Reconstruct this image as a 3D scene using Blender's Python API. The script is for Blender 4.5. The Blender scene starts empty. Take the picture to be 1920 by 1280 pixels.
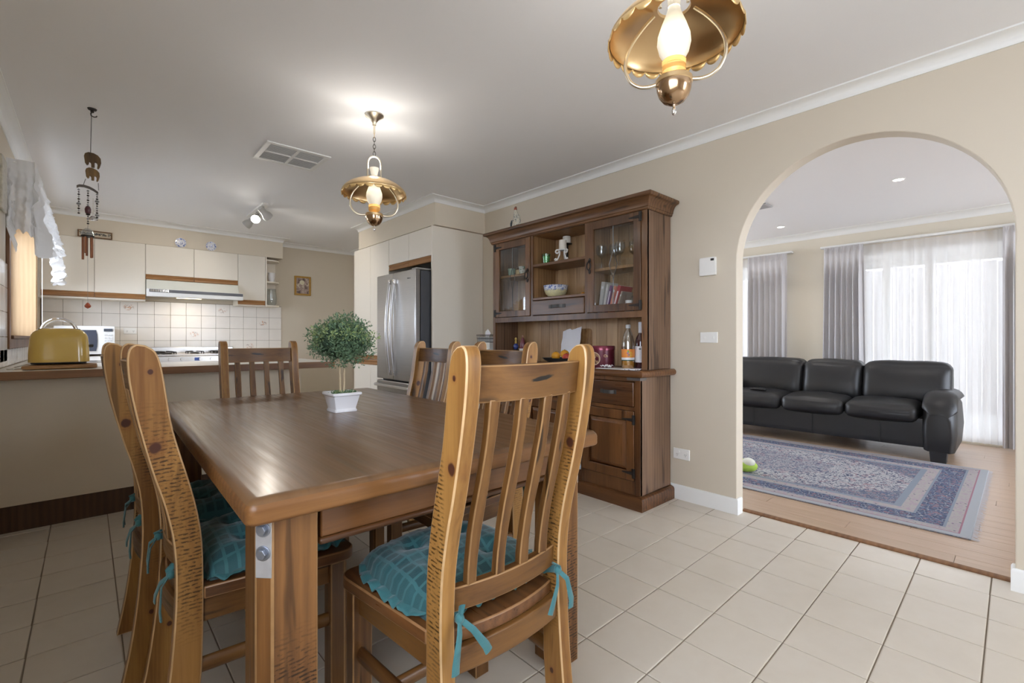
import bpy, bmesh, math, random
from math import sin, cos, pi, radians, sqrt
from mathutils import Vector, Matrix, noise
random.seed(7)
sc = bpy.context.scene
COL = sc.collection

# ------------------------------------------------------------------ camera, world, exposure
H = 1.10
cd = bpy.data.cameras.new('camera'); cam = bpy.data.objects.new('camera', cd); COL.objects.link(cam)
cam.location = (0, 0, H); cam.rotation_euler = (pi/2, 0, -radians(42.5))
cd.sensor_width = 36; cd.lens = 868.5/1920*36; cd.shift_x = -10/1920; cd.shift_y = -5.3/1920
cd.clip_start = 0.02
sc.camera = cam
w = bpy.data.worlds.new('world'); sc.world = w; w.use_nodes = True
bg = w.node_tree.nodes['Background']; bg.inputs[0].default_value = (0.84, 0.93, 1.08, 1); bg.inputs[1].default_value = 8.0
sc.view_settings.view_transform = 'Standard'; sc.view_settings.look = 'None'
sc.view_settings.gamma = 1; sc.view_settings.exposure = 0.30; sc.view_settings.use_curve_mapping = False
sc.cycles.max_bounces = 10; sc.cycles.diffuse_bounces = 6; sc.cycles.transparent_max_bounces = 12
sc.cycles.caustics_reflective = False; sc.cycles.caustics_refractive = False
sc.cycles.use_denoising = True; sc.cycles.sample_clamp_indirect = 6

# ------------------------------------------------------------------ node helpers
class NT:
    def __init__(s, name):
        s.m = bpy.data.materials.new(name); s.m.use_nodes = True
        s.t = s.m.node_tree; s.p = s.t.nodes['Principled BSDF']; s.out = s.t.nodes['Material Output']
    def n(s, typ, **kw):
        nd = s.t.nodes.new(typ)
        for k, v in kw.items():
            if k.startswith('i_'): nd.inputs[k[2:].replace('_', ' ')].default_value = v
            else: setattr(nd, k, v)
        return nd
    def l(s, a, b): s.t.links.new(a, b)
    def coord(s, scale=(1, 1, 1), rnd=True, loc=(0, 0, 0)):
        tc = s.n('ShaderNodeTexCoord'); src = tc.outputs['Object']
        if rnd:
            oi = s.n('ShaderNodeObjectInfo')
            mu = s.n('ShaderNodeVectorMath', operation='SCALE'); mu.inputs[0].default_value = (17.3, 29.1, 11.7)
            s.l(oi.outputs['Random'], mu.inputs['Scale'])
            ad = s.n('ShaderNodeVectorMath', operation='ADD'); s.l(src, ad.inputs[0]); s.l(mu.outputs[0], ad.inputs[1]); src = ad.outputs[0]
        mp = s.n('ShaderNodeMapping'); mp.inputs['Scale'].default_value = scale; mp.inputs['Location'].default_value = loc
        s.l(src, mp.inputs[0]); return mp.outputs[0]
    def noise(s, vec, scale=1, detail=4, rough=.55, dist=0):
        nd = s.n('ShaderNodeTexNoise'); nd.inputs['Scale'].default_value = scale; nd.inputs['Detail'].default_value = detail
        nd.inputs['Roughness'].default_value = rough; nd.inputs['Distortion'].default_value = dist
        s.l(vec, nd.inputs['Vector']); return nd.outputs['Fac']
    def ramp(s, fac, stops):
        r = s.n('ShaderNodeValToRGB'); e = r.color_ramp.elements
        while len(e) < len(stops): e.new(.5)
        for k, (p, c) in zip(e, stops):
            k.position = p; k.color = c if len(c) == 4 else (*c, 1)
        s.l(fac, r.inputs[0]); return r.outputs[0]
    def mr(s, fac, a, b, c=0, d=1):
        r = s.n('ShaderNodeMapRange'); r.inputs[1].default_value = a; r.inputs[2].default_value = b
        r.inputs[3].default_value = c; r.inputs[4].default_value = d; s.l(fac, r.inputs[0]); return r.outputs[0]
    def math(s, op, a, b=0.0):
        m = s.n('ShaderNodeMath', operation=op)
        for i, v in enumerate((a, b)):
            if isinstance(v, (int, float)): m.inputs[i].default_value = v
            else: s.l(v, m.inputs[i])
        return m.outputs[0]
    def mix(s, fac, a, b, mode='MIX'):
        m = s.n('ShaderNodeMix', data_type='RGBA', blend_type=mode)
        for i, v in ((0, fac), (6, a), (7, b)):
            if isinstance(v, (int, float)): m.inputs[i].default_value = v
            elif isinstance(v, tuple): m.inputs[i].default_value = v if len(v) == 4 else (*v, 1)
            else: s.l(v, m.inputs[i])
        return m.outputs[2]
    def bump(s, h, strength=.2, dist=.002):
        b = s.n('ShaderNodeBump'); b.inputs['Strength'].default_value = strength; b.inputs['Distance'].default_value = dist
        s.l(h, b.inputs['Height']); s.l(b.outputs[0], s.p.inputs['Normal'])
    def set(s, **kw):
        for k, v in kw.items():
            k = {'base': 'Base Color', 'rough': 'Roughness', 'metal': 'Metallic', 'coat': 'Coat Weight', 'coatr': 'Coat Roughness',
                 'trans': 'Transmission Weight', 'ior': 'IOR', 'alpha': 'Alpha', 'emit': 'Emission Color', 'estr': 'Emission Strength',
                 'sheen': 'Sheen Weight', 'spec': 'Specular IOR Level', 'aniso': 'Anisotropic'}[k]
            i = s.p.inputs[k]
            if isinstance(v, (int, float)): i.default_value = v
            elif isinstance(v, tuple): i.default_value = v if len(v) == 4 else (*v, 1)
            else: s.l(v, i)
        return s

def plain(name, c, rough=.5, metal=0, var=.04, vscale=6, bump=0, bscale=200, **kw):
    t = NT(name); v = t.coord(rnd=True)
    f = t.noise(v, vscale, 3)
    a = tuple(x*(1-var) for x in c); b = tuple(min(1, x*(1+var)) for x in c)
    t.set(base=t.mix(f, a, b), rough=rough, metal=metal, **kw)
    if bump: t.bump(t.noise(v, bscale, 2), bump, .001)
    return t.m

def wood(name, light, dark, axis='z', rough=.35, coat=.25, crack=.5, knots=.6, sawn=0, tone=1.0, gscale=1.0, zband=(.64, .32, .14), face='x', knot=None):
    t = NT(name)
    def sc3(across, along):
        r = [across]*3; r['xyz'.index(axis)] = along; return tuple(x*gscale for x in r)
    v1 = t.coord(sc3(18, 1.6)); v2 = t.coord(sc3(160, 5)); v3 = t.coord(sc3(3.5, .9)); v4 = t.coord(sc3(26, 2.2), loc=(3, 5, 7))
    g = t.noise(v1, 1, 5, .6, .8)
    fib = t.noise(v2, 1, 3, .6)
    tone_ = t.noise(v3, 1, 2, .5)
    wv = t.n('ShaderNodeTexWave'); wv.inputs['Scale'].default_value = .55; wv.inputs['Distortion'].default_value = 5; wv.inputs['Detail'].default_value = 2
    wv.bands_direction = 'X' if axis != 'x' else 'Y'
    t.l(v1, wv.inputs['Vector'])
    f = t.math('ADD', t.math('MULTIPLY', g, .62), t.math('MULTIPLY', wv.outputs['Fac'], .16))
    f = t.math('ADD', f, t.math('MULTIPLY', t.math('SUBTRACT', tone_, .5), .9))
    f = t.math('ADD', f, t.math('MULTIPLY', t.math('SUBTRACT', fib, .5), .35))
    mid = tuple((a+b)/2*1.02 for a, b in zip(light, dark))
    c = t.ramp(f, [(.15, dark), (.42, mid), (.72, light)])
    if knots:
        vo = t.n('ShaderNodeTexVoronoi'); vo.inputs['Scale'].default_value = 1
        t.l(t.coord(sc3(7, 2.6)), vo.inputs['Vector'])
        sep = t.n('ShaderNodeSeparateColor'); t.l(vo.outputs['Color'], sep.inputs[0])
        on = t.mr(sep.outputs[0], .66, .68)
        k = t.math('MULTIPLY', t.mr(vo.outputs['Distance'], .17, .06), on)
        c = t.mix(t.math('MULTIPLY', k, knots), c, tuple(x*.30 for x in dark))
    if crack:
        k = t.mr(t.noise(v4, 1, 2, .5, .3), .635, .70)
        c = t.mix(t.math('MULTIPLY', k, crack), c, tuple(x*.13 for x in dark))
    if sawn:
        sp = t.n('ShaderNodeSeparateXYZ'); t.l(t.coord((1, 1, 1)), sp.inputs[0])
        zz = t.math('ADD', sp.outputs['xyz'.index(axis)], t.math('MULTIPLY', t.noise(t.coord((14, 14, 14)), 1, 1), .012))
        fr = t.math('FRACT', t.math('MULTIPLY', zz, 105))
        sw = t.math('MULTIPLY', t.mr(t.math('ABSOLUTE', t.math('SUBTRACT', fr, .5)), .30, .16), t.mr(t.noise(t.coord((70, 70, 130)), 1, 2), .44, .54))
        tn = t.n('ShaderNodeTexCoord'); sn = t.n('ShaderNodeSeparateXYZ'); t.l(tn.outputs['Normal'], sn.inputs[0])
        so = t.n('ShaderNodeSeparateXYZ'); t.l(tn.outputs['Object'], so.inputs[0])
        zc, zh, zs = zband
        mk = t.mr(t.noise(t.coord((9, 9, 2.0)), 1, 2), .40, .52)
        mk = t.math('MULTIPLY', mk, t.mr(t.math('ABSOLUTE', t.math('SUBTRACT', so.outputs[2], zc)), zh, zh-zs))
        mk = t.math('MULTIPLY', mk, t.math('GREATER_THAN', t.math('ABSOLUTE', sn.outputs['xy'.index(face)]), .75))
        c = t.mix(t.math('MULTIPLY', t.math('MULTIPLY', sw, mk), sawn), c, tuple(x*.16 for x in dark))
    if knot:
        tk = t.n('ShaderNodeTexCoord'); sk = t.n('ShaderNodeSeparateXYZ'); t.l(tk.outputs['Object'], sk.inputs[0])
        for ky, kz, kr in knot:
            dd = t.math('SQRT', t.math('ADD', t.math('POWER', t.math('SUBTRACT', sk.outputs[1], ky), 2.0), t.math('POWER', t.math('MULTIPLY', t.math('SUBTRACT', sk.outputs[2], kz), .85), 2.0)))
            dd = t.math('ADD', dd, t.math('MULTIPLY', t.math('SUBTRACT', t.noise(t.coord((50, 50, 50)), 1, 2), .5), kr*.5))
            c = t.mix(t.math('MULTIPLY', t.mr(dd, kr*2.2, kr*.9), .35), c, (.17, .055, .014))
            c = t.mix(t.mr(dd, kr*1.05, kr*.75), c, (.060, .018, .009))
    t.set(base=c, rough=t.mr(fib, .3, .7, rough-.05, rough+.1), coat=coat, coatr=.2, spec=.36)
    t.bump(t.math('ADD', g, fib), .12, .0012)
    return t.m

# ------------------------------------------------------------------ mesh builder
def link(name, me, mat=None, parent=None):
    o = bpy.data.objects.new(name, me); COL.objects.link(o)
    if mat is not None:
        for m in (mat if isinstance(mat, (list, tuple)) else [mat]): me.materials.append(m)
    if parent is not None: o.parent = parent
    return o

class MB:
    def __init__(s): s.v = []; s.f = []; s.mi = []; s.cur = 0
    def add(s, vs, fs):
        o = len(s.v); s.v += [tuple(p) for p in vs]; s.f += [[i+o for i in f] for f in fs]; s.mi += [s.cur]*len(fs); return s
    def box(s, x0, x1, y0, y1, z0, z1):
        vs = [(x, y, z) for z in (z0, z1) for y in (y0, y1) for x in (x0, x1)]
        return s.add(vs, [(0, 2, 3, 1), (4, 5, 7, 6), (0, 1, 5, 4), (2, 6, 7, 3), (0, 4, 6, 2), (1, 3, 7, 5)])
    def prism(s, pts, plane, a, b):
        mp = {'xy': lambda p, t: (p[0], p[1], t), 'yz': lambda p, t: (t, p[0], p[1]), 'xz': lambda p, t: (p[0], t, p[1])}[plane]
        n = len(pts); vs = [mp(p, a) for p in pts]+[mp(p, b) for p in pts]
        area = sum(pts[i][0]*pts[(i+1) % n][1]-pts[(i+1) % n][0]*pts[i][1] for i in range(n))
        fl = (area > 0) != (plane == 'xz')
        if b < a: fl = not fl
        fs = [list(range(n))[::-1] if fl else list(range(n)), [i+n for i in (range(n) if fl else range(n-1, -1, -1))]]
        for i in range(n):
            j = (i+1) % n; fs.append((i, j, j+n, i+n) if fl else (j, i, i+n, j+n))
        return s.add(vs, fs)
    def loft(s, rings, closed=True, cap=True, loop=False):
        n = len(rings[0]); vs = [p for r in rings for p in r]; fs = []
        R = len(rings)
        for i in range(R if loop else R-1):
            a = i*n; b = ((i+1) % R)*n
            for k in range(n if closed else n-1):
                k2 = (k+1) % n; fs.append((a+k, a+k2, b+k2, b+k))
        if cap and not loop and closed:
            fs.append(list(range(n))[::-1]); fs.append([(R-1)*n+k for k in range(n)])
        return s.add(vs, fs)
    def lathe(s, prof, c=(0, 0, 0), seg=24, axis='z', arc=None):
        rings = []
        A = arc or (0, 2*pi); full = arc is None
        for k in range(seg+(0 if full else 1)):
            a = A[0]+(A[1]-A[0])*k/seg; r_ = []
            for r, z in prof:
                p = (r*cos(a), r*sin(a), z)
                if axis == 'x': p = (z, p[0], p[1])
                if axis == 'y': p = (p[1], z, p[0])
                r_.append((p[0]+c[0], p[1]+c[1], p[2]+c[2]))
            rings.append(r_)
        return s.loft(rings, closed=False, cap=False, loop=full)
    def tube(s, path, r=.01, seg=8, closed=False, flat=None, up=None):
        P = [Vector(p) for p in path]; rings = []; N = len(P)
        prev = None
        for i, p in enumerate(P):
            if closed: t = P[(i+1) % N]-P[i-1]
            else: t = P[min(i+1, N-1)]-P[max(i-1, 0)]
            t.normalize()
            if up is not None: u = Vector(up)
            elif prev is None: u = Vector((0, 0, 1)) if abs(t.z) < .9 else Vector((1, 0, 0))
            else: u = prev
            u = u-t*u.dot(t)
            if u.length < 1e-6: u = t.orthogonal()
            u.normalize(); prev = u; w_ = t.cross(u)
            rr = r[i] if isinstance(r, (list, tuple)) else r
            a, b = (rr, rr) if flat is None else (rr*flat[0], rr*flat[1])
            rings.append([tuple(p+u*(a*cos(2*pi*k/seg))+w_*(b*sin(2*pi*k/seg))) for k in range(seg)])
        return s.loft(rings, loop=closed)
    def sphere(s, c, r, seg=12, rings=8):
        rx, ry, rz = r if isinstance(r, (tuple, list)) else (r, r, r)
        R = []
        for i in range(rings+1):
            th = pi*i/rings; q = max(sin(th), 1e-4)
            R.append([(c[0]+rx*q*cos(2*pi*k/seg), c[1]+ry*q*sin(2*pi*k/seg), c[2]-rz*cos(th)) for k in range(seg)])
        return s.loft(R)
    def rbox(s, c, size, r, n=8, bulge=(0, 0, 0), fn=None):
        hx, hy, hz = [q/2 for q in size]; vs = []; idx = {}; fs = []
        def pt(u, v, w_):
            key = (round(u, 5), round(v, 5), round(w_, 5))
            if key in idx: return idx[key]
            p = Vector((u*hx, v*hy, w_*hz)); rr = min(r, hx, hy, hz)
            q = Vector((max(-hx+rr, min(hx-rr, p.x)), max(-hy+rr, min(hy-rr, p.y)), max(-hz+rr, min(hz-rr, p.z))))
            d = p-q
            if d.length > 1e-9: d = d.normalized()*rr
            p = q+d
            p.x += bulge[0]*u*(1-v*v)*(1-w_*w_); p.y += bulge[1]*v*(1-u*u)*(1-w_*w_); p.z += bulge[2]*w_*(1-u*u)*(1-v*v)
            if fn: p = Vector(fn(p, u, v, w_))
            idx[key] = len(vs); vs.append((p.x+c[0], p.y+c[1], p.z+c[2])); return idx[key]
        g = []
        for k in range(n+1):
            t = -1+2*k/n; g.append(math.copysign(abs(t)**.75, t))
        for ax in range(3):
            for sg in (-1, 1):
                for i in range(n):
                    for j in range(n):
                        q = []
                        for (a, b) in ((i, j), (i+1, j), (i+1, j+1), (i, j+1)):
                            p = [0, 0, 0]; p[ax] = sg; p[(ax+1) % 3] = g[a]; p[(ax+2) % 3] = g[b]; q.append(pt(*p))
                        fs.append(q if sg > 0 else q[::-1])
        return s.add(vs, fs)
    def xf(s, M, start=0):
        for i in range(start, len(s.v)): s.v[i] = tuple(M @ Vector(s.v[i]))
        return s
    def build(s, name, mat, parent=None, bevel=0, seg=2, smooth=35, world=False, solid=0, sub=0, edge=None):
        me = bpy.data.meshes.new(name)
        off = Vector(parent.location) if (world and parent is not None) else Vector((0, 0, 0))
        if world and parent is not None and parent.parent is not None: off = off+parent.parent.location
        me.from_pydata([tuple(Vector(p)-off) for p in s.v], [], s.f)
        if any(s.mi): me.polygons.foreach_set('material_index', s.mi)
        me.validate(); me.update()
        if smooth:
            me.polygons.foreach_set('use_smooth', [True]*len(me.polygons))
            try: me.set_sharp_from_angle(angle=radians(smooth))
            except Exception: pass
        o = link(name, me, mat, parent)
        if solid: m = o.modifiers.new('solid', 'SOLIDIFY'); m.thickness = solid; m.offset = 0
        if bevel:
            m = o.modifiers.new('bevel', 'BEVEL'); m.width = bevel; m.segments = seg; m.limit_method = 'ANGLE'; m.angle_limit = radians(38); m.harden_normals = False
            if edge is not None: me.materials.append(edge); m.material = len(me.materials)-1
        if sub: m = o.modifiers.new('sub', 'SUBSURF'); m.levels = sub; m.render_levels = sub
        return o

def tag(o, label, cat, group=None, kind=None):
    o['label'] = label; o['category'] = cat
    if group: o['group'] = group
    if kind: o['kind'] = kind
    return o
def thing(name, label, cat, loc=(0, 0, 0), rz=0, group=None, kind=None):
    o = bpy.data.objects.new(name, None); COL.objects.link(o); o.location = loc; o.rotation_euler = (0, 0, rz); o.empty_display_size = .05
    return tag(o, label, cat, group, kind)
def struct(o, label, cat): return tag(o, label, cat, kind='structure')
def dup(root, loc, rz, label, group=None):
    r = root.copy(); COL.objects.link(r); r.location = loc; r.rotation_euler = (0, 0, rz); r['label'] = label
    if group: r['group'] = group
    for ch in list(root.children):
        c = ch.copy(); COL.objects.link(c); c.parent = r
        for g in list(ch.children):
            d = g.copy(); COL.objects.link(d); d.parent = c
    return r
def box(name, mat, x0, x1, y0, y1, z0, z1, parent=None, bevel=0, **kw):
    return MB().box(x0, x1, y0, y1, z0, z1).build(name, mat, parent, bevel=bevel, **kw)
def sweep(path, prof, closed=False):
    """prof: (offset to the left of travel, z); path in plan, mitred"""
    n = len(path); rings = []
    for i in range(n):
        p = Vector(path[i])
        d0 = (p-Vector(path[i-1])).normalized() if (i > 0 or closed) else None
        d1 = (Vector(path[(i+1) % n])-p).normalized() if (i < n-1 or closed) else None
        if d0 is None: d0 = d1
        if d1 is None: d1 = d0
        n0 = Vector((-d0.y, d0.x)); n1 = Vector((-d1.y, d1.x)); m = (n0+n1); m = m/(1+n0.dot(n1))
        rings.append([(p.x+m.x*o, p.y+m.y*o, z) for o, z in prof])
    return MB().loft(rings, loop=closed)

# ------------------------------------------------------------------ materials
CH_L, CH_D = (.215, .100, .027), (.072, .027, .0065)
M = {}
for ax in 'xyz':
    M['chair_'+ax] = wood('chair_wood_'+ax, CH_L, CH_D, ax, .36, .08, .8, .9)
    M['table_'+ax] = wood('table_wood_'+ax, (.20, .084, .025), (.066, .024, .007), ax, .36, .15, .6, .8)
    M['hutch_'+ax] = wood('hutch_wood_'+ax, (.22, .108, .046), (.066, .028, .011), ax, .38, .2, .6, .7)
    M['lower_'+ax] = wood('sideboard_wood_'+ax, (.20, .082, .026), (.058, .021, .007), ax, .32, .3, .6, .7)
def _rail():
    m = wood('chair_rail_wood', CH_L, CH_D, 'x', .36, .08, .6, .7); t = m.node_tree; N = NT.__new__(NT); N.m, N.t, N.p = m, t, t.nodes['Principled BSDF']
    old = N.p.inputs['Base Color'].links[0].from_socket
    sp = N.n('ShaderNodeSeparateXYZ'); tc = N.n('ShaderNodeTexCoord'); N.l(tc.outputs['Object'], sp.inputs[0])
    dx = N.math('SUBTRACT', sp.outputs[0], .012); dz = N.math('SUBTRACT', N.math('SUBTRACT', sp.outputs[2], 1.012), N.math('MULTIPLY', dx, .12))
    e = N.math('ADD', N.math('POWER', N.math('ABSOLUTE', N.math('DIVIDE', dx, .040)), 2.0), N.math('POWER', N.math('ABSOLUTE', N.math('DIVIDE', dz, .0065)), 2.0))
    e = N.math('ADD', e, N.math('MULTIPLY', N.math('SUBTRACT', N.noise(N.coord((40, 40, 160)), 1, 3), .5), 1.6))
    N.l(N.mix(N.mr(e, 1.0, .45), old, (.012, .008, .005)), N.p.inputs['Base Color']); return m
M['rail'] = _rail()
M['post'] = wood('chair_post_wood', (.40, .205, .055), (.165, .066, .015), 'z', .34, .08, .5, .95, sawn=.85, knot=[(-.098, .835, .013), (-.108, 1.02, .006), (-.035, .22, .007)])
M['leg'] = wood('table_leg_wood', (.27, .122, .036), (.085, .032, .008), 'z', .38, .10, .5, .9, sawn=.9, zband=(.20, .30, .12), face='y')
M['edge_l'] = plain('worn_pale_edge_highlight', (.52, .33, .16), .35, var=.3, vscale=25)  # bevel strips: edge wear plus highlight lines painted in as lighter colour
M['edge_m'] = plain('worn_tan_edge_highlight', (.30, .165, .066), .35, var=.35, vscale=25)
M['edge_d'] = plain('worn_brown_edge_highlight', (.26, .13, .052), .35, var=.35, vscale=25)
M['hutch_back'] = wood('hutch_board_wood', (.60, .40, .22), (.32, .185, .085), 'z', .45, .05, .25, .5)
M['slab_edge'] = wood('tabletop_edge_wood', (.25, .112, .034), (.10, .038, .011), 'x', .36, .12, .4, .6)
M['top'] = wood('tabletop_wood', (.168, .084, .033), (.108, .051, .019), 'y', .33, .32, .25, .3, gscale=.6)
M['hutch_side'] = wood('hutch_side_wood', (.235, .140, .086), (.095, .052, .030), 'z', .42, .15, .6, .7)
M['hutch_in'] = wood('hutch_inside_wood', (.42, .245, .115), (.19, .098, .040), 'z', .45, .1, .3, .6)
M['trimwood'] = wood('cabinet_trim_wood', (.40, .20, .075), (.23, .105, .036), 'x', .45, .1, 0, 0)
M['trimwood_y'] = wood('cabinet_trim_wood_y', (.40, .20, .075), (.23, .105, .036), 'y', .45, .1, 0, 0)
M['edgewood'] = wood('worktop_edge_wood', (.27, .135, .060), (.14, .062, .026), 'x', .45, .1, 0, 0)
M['kick'] = wood('kick_wood', (.11, .058, .030), (.048, .023, .011), 'z', .5, .05, 0, 0)
M['windowwood'] = wood('window_reveal_wood', (.60, .42, .245), (.50, .335, .18), 'z', .45, .1, 0, 0)
M['framewood'] = wood('window_frame_wood', (.23, .115, .055), (.12, .055, .025), 'z', .45, .1, 0, 0)
M['board'] = wood('board_wood', (.42, .24, .10), (.20, .095, .034), 'x', .5, 0, .2, .3)
M['wall'] = plain('wall_paint', (.63, .56, .455), .75, var=.025, vscale=1.5, bump=.05, bscale=90)
M['wall_l'] = plain('wall_paint_living', (.72, .66, .55), .75, var=.02, vscale=1.5)
M['ceil'] = plain('ceiling_paint', (.86, .86, .87), .85, var=.015, vscale=.8, bump=.04, bscale=60)
M['white'] = plain('white_gloss_paint', (.82, .82, .80), .45, var=.02)
M['plastic'] = plain('white_plastic', (.83, .82, .79), .35, var=.01)
M['cream'] = plain('cream_laminate', (.81, .75, .65), .42, var=.012, vscale=2)
M['bulk'] = plain('bulkhead_paint', (.71, .63, .51), .7, var=.02)
M['laminate'] = plain('worktop_laminate', (.76, .72, .66), .35, var=.03, vscale=40)
M['penin'] = plain('peninsula_laminate', (.66, .575, .45), .5, var=.015)
M['grout'] = plain('tile_grout', (.235, .185, .135), .9, var=.15, vscale=12)
M['steel'] = plain('stainless_steel', (.60, .58, .56), .26, 1, var=.05, vscale=3)
M['chrome'] = plain('chrome', (.85, .85, .86), .08, 1, var=.01)
M['iron'] = plain('black_iron', (.035, .030, .027), .5, .6, var=.3, vscale=40, bump=.2)
M['brass'] = plain('polished_brass', (.80, .58, .32), .28, 1, var=.05)
M['brass2'] = plain('pale_brass', (.90, .82, .66), .28, 1, var=.04)
M['copper'] = plain('bronze_bowl', (.55, .38, .24), .16, 1, var=.08)
M['dark'] = plain('dark_fridge_side', (.085, .088, .098), .45, .2, var=.06)
M['black'] = plain('black_plastic', (.02, .02, .022), .4, var=.1)
M['porcelain'] = plain('porcelain_white', (.80, .80, .83), .25, var=.015, coat=.4)
M['paper'] = plain('white_paper', (.84, .83, .86), .8, var=.03)
M['tin'] = plain('maroon_tin', (.10, .014, .026), .3, .2, var=.4, vscale=18)

def glassmat(name, tint=(1, 1, 1), refl=.10, rough=0.02):
    t = NT(name); t.t.nodes.remove(t.p)
    tr = t.n('ShaderNodeBsdfTransparent'); tr.inputs[0].default_value = (*tint, 1)
    gl = t.n('ShaderNodeBsdfGlossy'); gl.inputs['Roughness'].default_value = rough
    lw = t.n('ShaderNodeLayerWeight'); lw.inputs['Blend'].default_value = .5
    f = t.math('ADD', t.math('MULTIPLY', t.math('POWER', lw.outputs['Facing'], 4.0), .8), refl*.7)
    mx = t.n('ShaderNodeMixShader'); t.l(f, mx.inputs[0]); t.l(tr.outputs[0], mx.inputs[1]); t.l(gl.outputs[0], mx.inputs[2]); t.l(mx.outputs[0], t.out.inputs[0])
    return t.m
M['glass'] = glassmat('clear_glass', (.97, .98, .98), .10)
M['pane'] = glassmat('window_pane', (.98, .99, 1), .05)
M['wineglass'] = glassmat('wine_glass', (.93, .95, .96), .16)
M['greenglass'] = glassmat('green_glass', (.66, .90, .70), .12)
M['pet'] = glassmat('clear_plastic_bottle', (.90, .92, .92), .42, .10)
M['soda'] = plain('orange_drink', (.80, .36, .06), .2, var=.05, coat=.6)
M['redwine'] = plain('dark_red_bottle', (.045, .006, .010), .1, var=.1, coat=.8)
M['amber'] = plain('amber_glass_font', (.85, .56, .20), .15, .3, var=.05, trans=.3)

def sheer(name, c, alpha, trans):
    t = NT(name); t.t.nodes.remove(t.p)
    a = t.n('ShaderNodeBsdfTransparent'); d = t.n('ShaderNodeBsdfDiffuse'); tl = t.n('ShaderNodeBsdfTranslucent')
    d.inputs[0].default_value = (*c, 1); tl.inputs[0].default_value = (*c, 1)
    m1 = t.n('ShaderNodeMixShader'); m1.inputs[0].default_value = trans; t.l(d.outputs[0], m1.inputs[1]); t.l(tl.outputs[0], m1.inputs[2])
    m2 = t.n('ShaderNodeMixShader'); t.l(a.outputs[0], m2.inputs[1]); t.l(m1.outputs[0], m2.inputs[2])
    v = t.coord((1, 1, 1), rnd=False)
    wv = t.n('ShaderNodeTexVoronoi', feature='DISTANCE_TO_EDGE'); wv.inputs['Scale'].default_value = 7; t.l(v, wv.inputs['Vector'])
    ln = t.mr(wv.outputs['Distance'], .03, .012, 0, .09 if alpha < .8 else 0)
    al = t.math('ADD', ln, alpha); t.l(al, m2.inputs[0])
    t.l(m2.outputs[0], t.out.inputs[0]); return t.m
M['sheer'] = sheer('sheer_voile', (.86, .84, .82), .80, .44)
M['valance'] = sheer('valance_voile', (.84, .84, .84), .94, .11)
def cloth(name, c, trans=.15, rough=.9):
    t = NT(name); v = t.coord((1, 1, 1))
    f = t.noise(v, 260, 2); t.set(base=t.mix(f, tuple(x*.9 for x in c), c), rough=rough, sheen=.2)
    t.bump(f, .15, .001); return t.m
M['drape'] = cloth('grey_drape', (.60, .58, .58))
M['leather'] = NT('black_leather').set(rough=.42).m
def _leather():
    t = NT('sofa_leather'); v = t.coord()
    t.set(base=t.mix(t.noise(v, 9, 3), (.013, .013, .014), (.022, .022, .024)), rough=.40, spec=.45)
    h = t.math('ADD', t.noise(v, 320, 2), t.math('MULTIPLY', t.noise(v, 22, 3), 1.2)); t.bump(h, .16, .003); return t.m
M['leather'] = _leather()

def _teal(checked):
    t = NT('teal_check_cloth' if checked else 'teal_cloth'); v = t.coord((1, 1, 1), rnd=False)
    c = (.045, .235, .265)
    if checked:
        sp = t.n('ShaderNodeSeparateXYZ'); t.l(v, sp.inputs[0])
        def lines(o, per, wd):
            m_ = t.math('MODULO', t.math('ADD', o, 10), per); return t.math('LESS_THAN', m_, wd)
        l1 = lines(sp.outputs[0], .036, .008); l2 = lines(sp.outputs[1], .03, .008)
        f = t.math('MAXIMUM', l1, l2)
        bl = t.math('LESS_THAN', t.math('MODULO', t.math('ADD', sp.outputs[0], 10), .072), .036)
        base = t.mix(bl, (.014, .066, .074), (.021, .090, .098))
        base = t.mix(f, base, (.040, .140, .150))
    else: base = t.mix(t.noise(v, 30, 2), (.027, .118, .128), (.050, .185, .196))
    t.set(base=base, rough=.62, sheen=.3, spec=.35)
    t.bump(t.math('ADD', t.noise(v, 350, 2), t.math('MULTIPLY', t.noise(v, 28, 3), 1.5)), .25, .003); return t.m
M['teal'] = _teal(True); M['teal2'] = _teal(False)

def _floor_tile():
    t = NT('floor_tile_glaze'); v = t.coord((1, 1, 1)); tc = t.n('ShaderNodeTexCoord')
    f = t.noise(v, 9, 3, .5, .3); f2 = t.noise(v, 30, 2)
    c = t.ramp(t.math('ADD', t.math('MULTIPLY', f, .75), t.math('MULTIPLY', f2, .25)), [(.25, (.60, .535, .445)), (.5, (.625, .56, .47)), (.8, (.645, .585, .50))])
    oi = t.n('ShaderNodeObjectInfo'); c = t.mix(t.mr(oi.outputs['Random'], 0, 1, 0, .15), c, (.56, .49, .40))
    t.set(base=c, rough=.30, spec=.5); return t.m
M['ftile'] = _floor_tile()
def _wall_tile(motif):
    t = NT('splash_tile_'+('fruit' if motif else 'plain')); v = t.coord((1, 1, 1)); vo = t.coord((1, 1, 1), rnd=False)
    c = t.mix(t.noise(v, 9, 3), (.76, .71, .645), (.84, .80, .745))
    if motif:
        ln = t.n('ShaderNodeVectorMath', operation='LENGTH'); t.l(t.coord((1, 0, 1.35), rnd=False), ln.inputs[0])
        m_ = t.mr(ln.outputs['Value'], .055, .035); n_ = t.mr(t.noise(v, 42, 3, .6, 1.2), .50, .56)
        hue = t.mix(t.mr(t.noise(v, 30, 1), .45, .55), (.62, .27, .10), (.36, .26, .22))
        c = t.mix(t.math('MULTIPLY', t.math('MULTIPLY', m_, n_), .72), c, hue)
    t.set(base=c, rough=.22, coat=.2); return t.m
M['wtile'] = _wall_tile(False); M['wtile2'] = _wall_tile(True)
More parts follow.
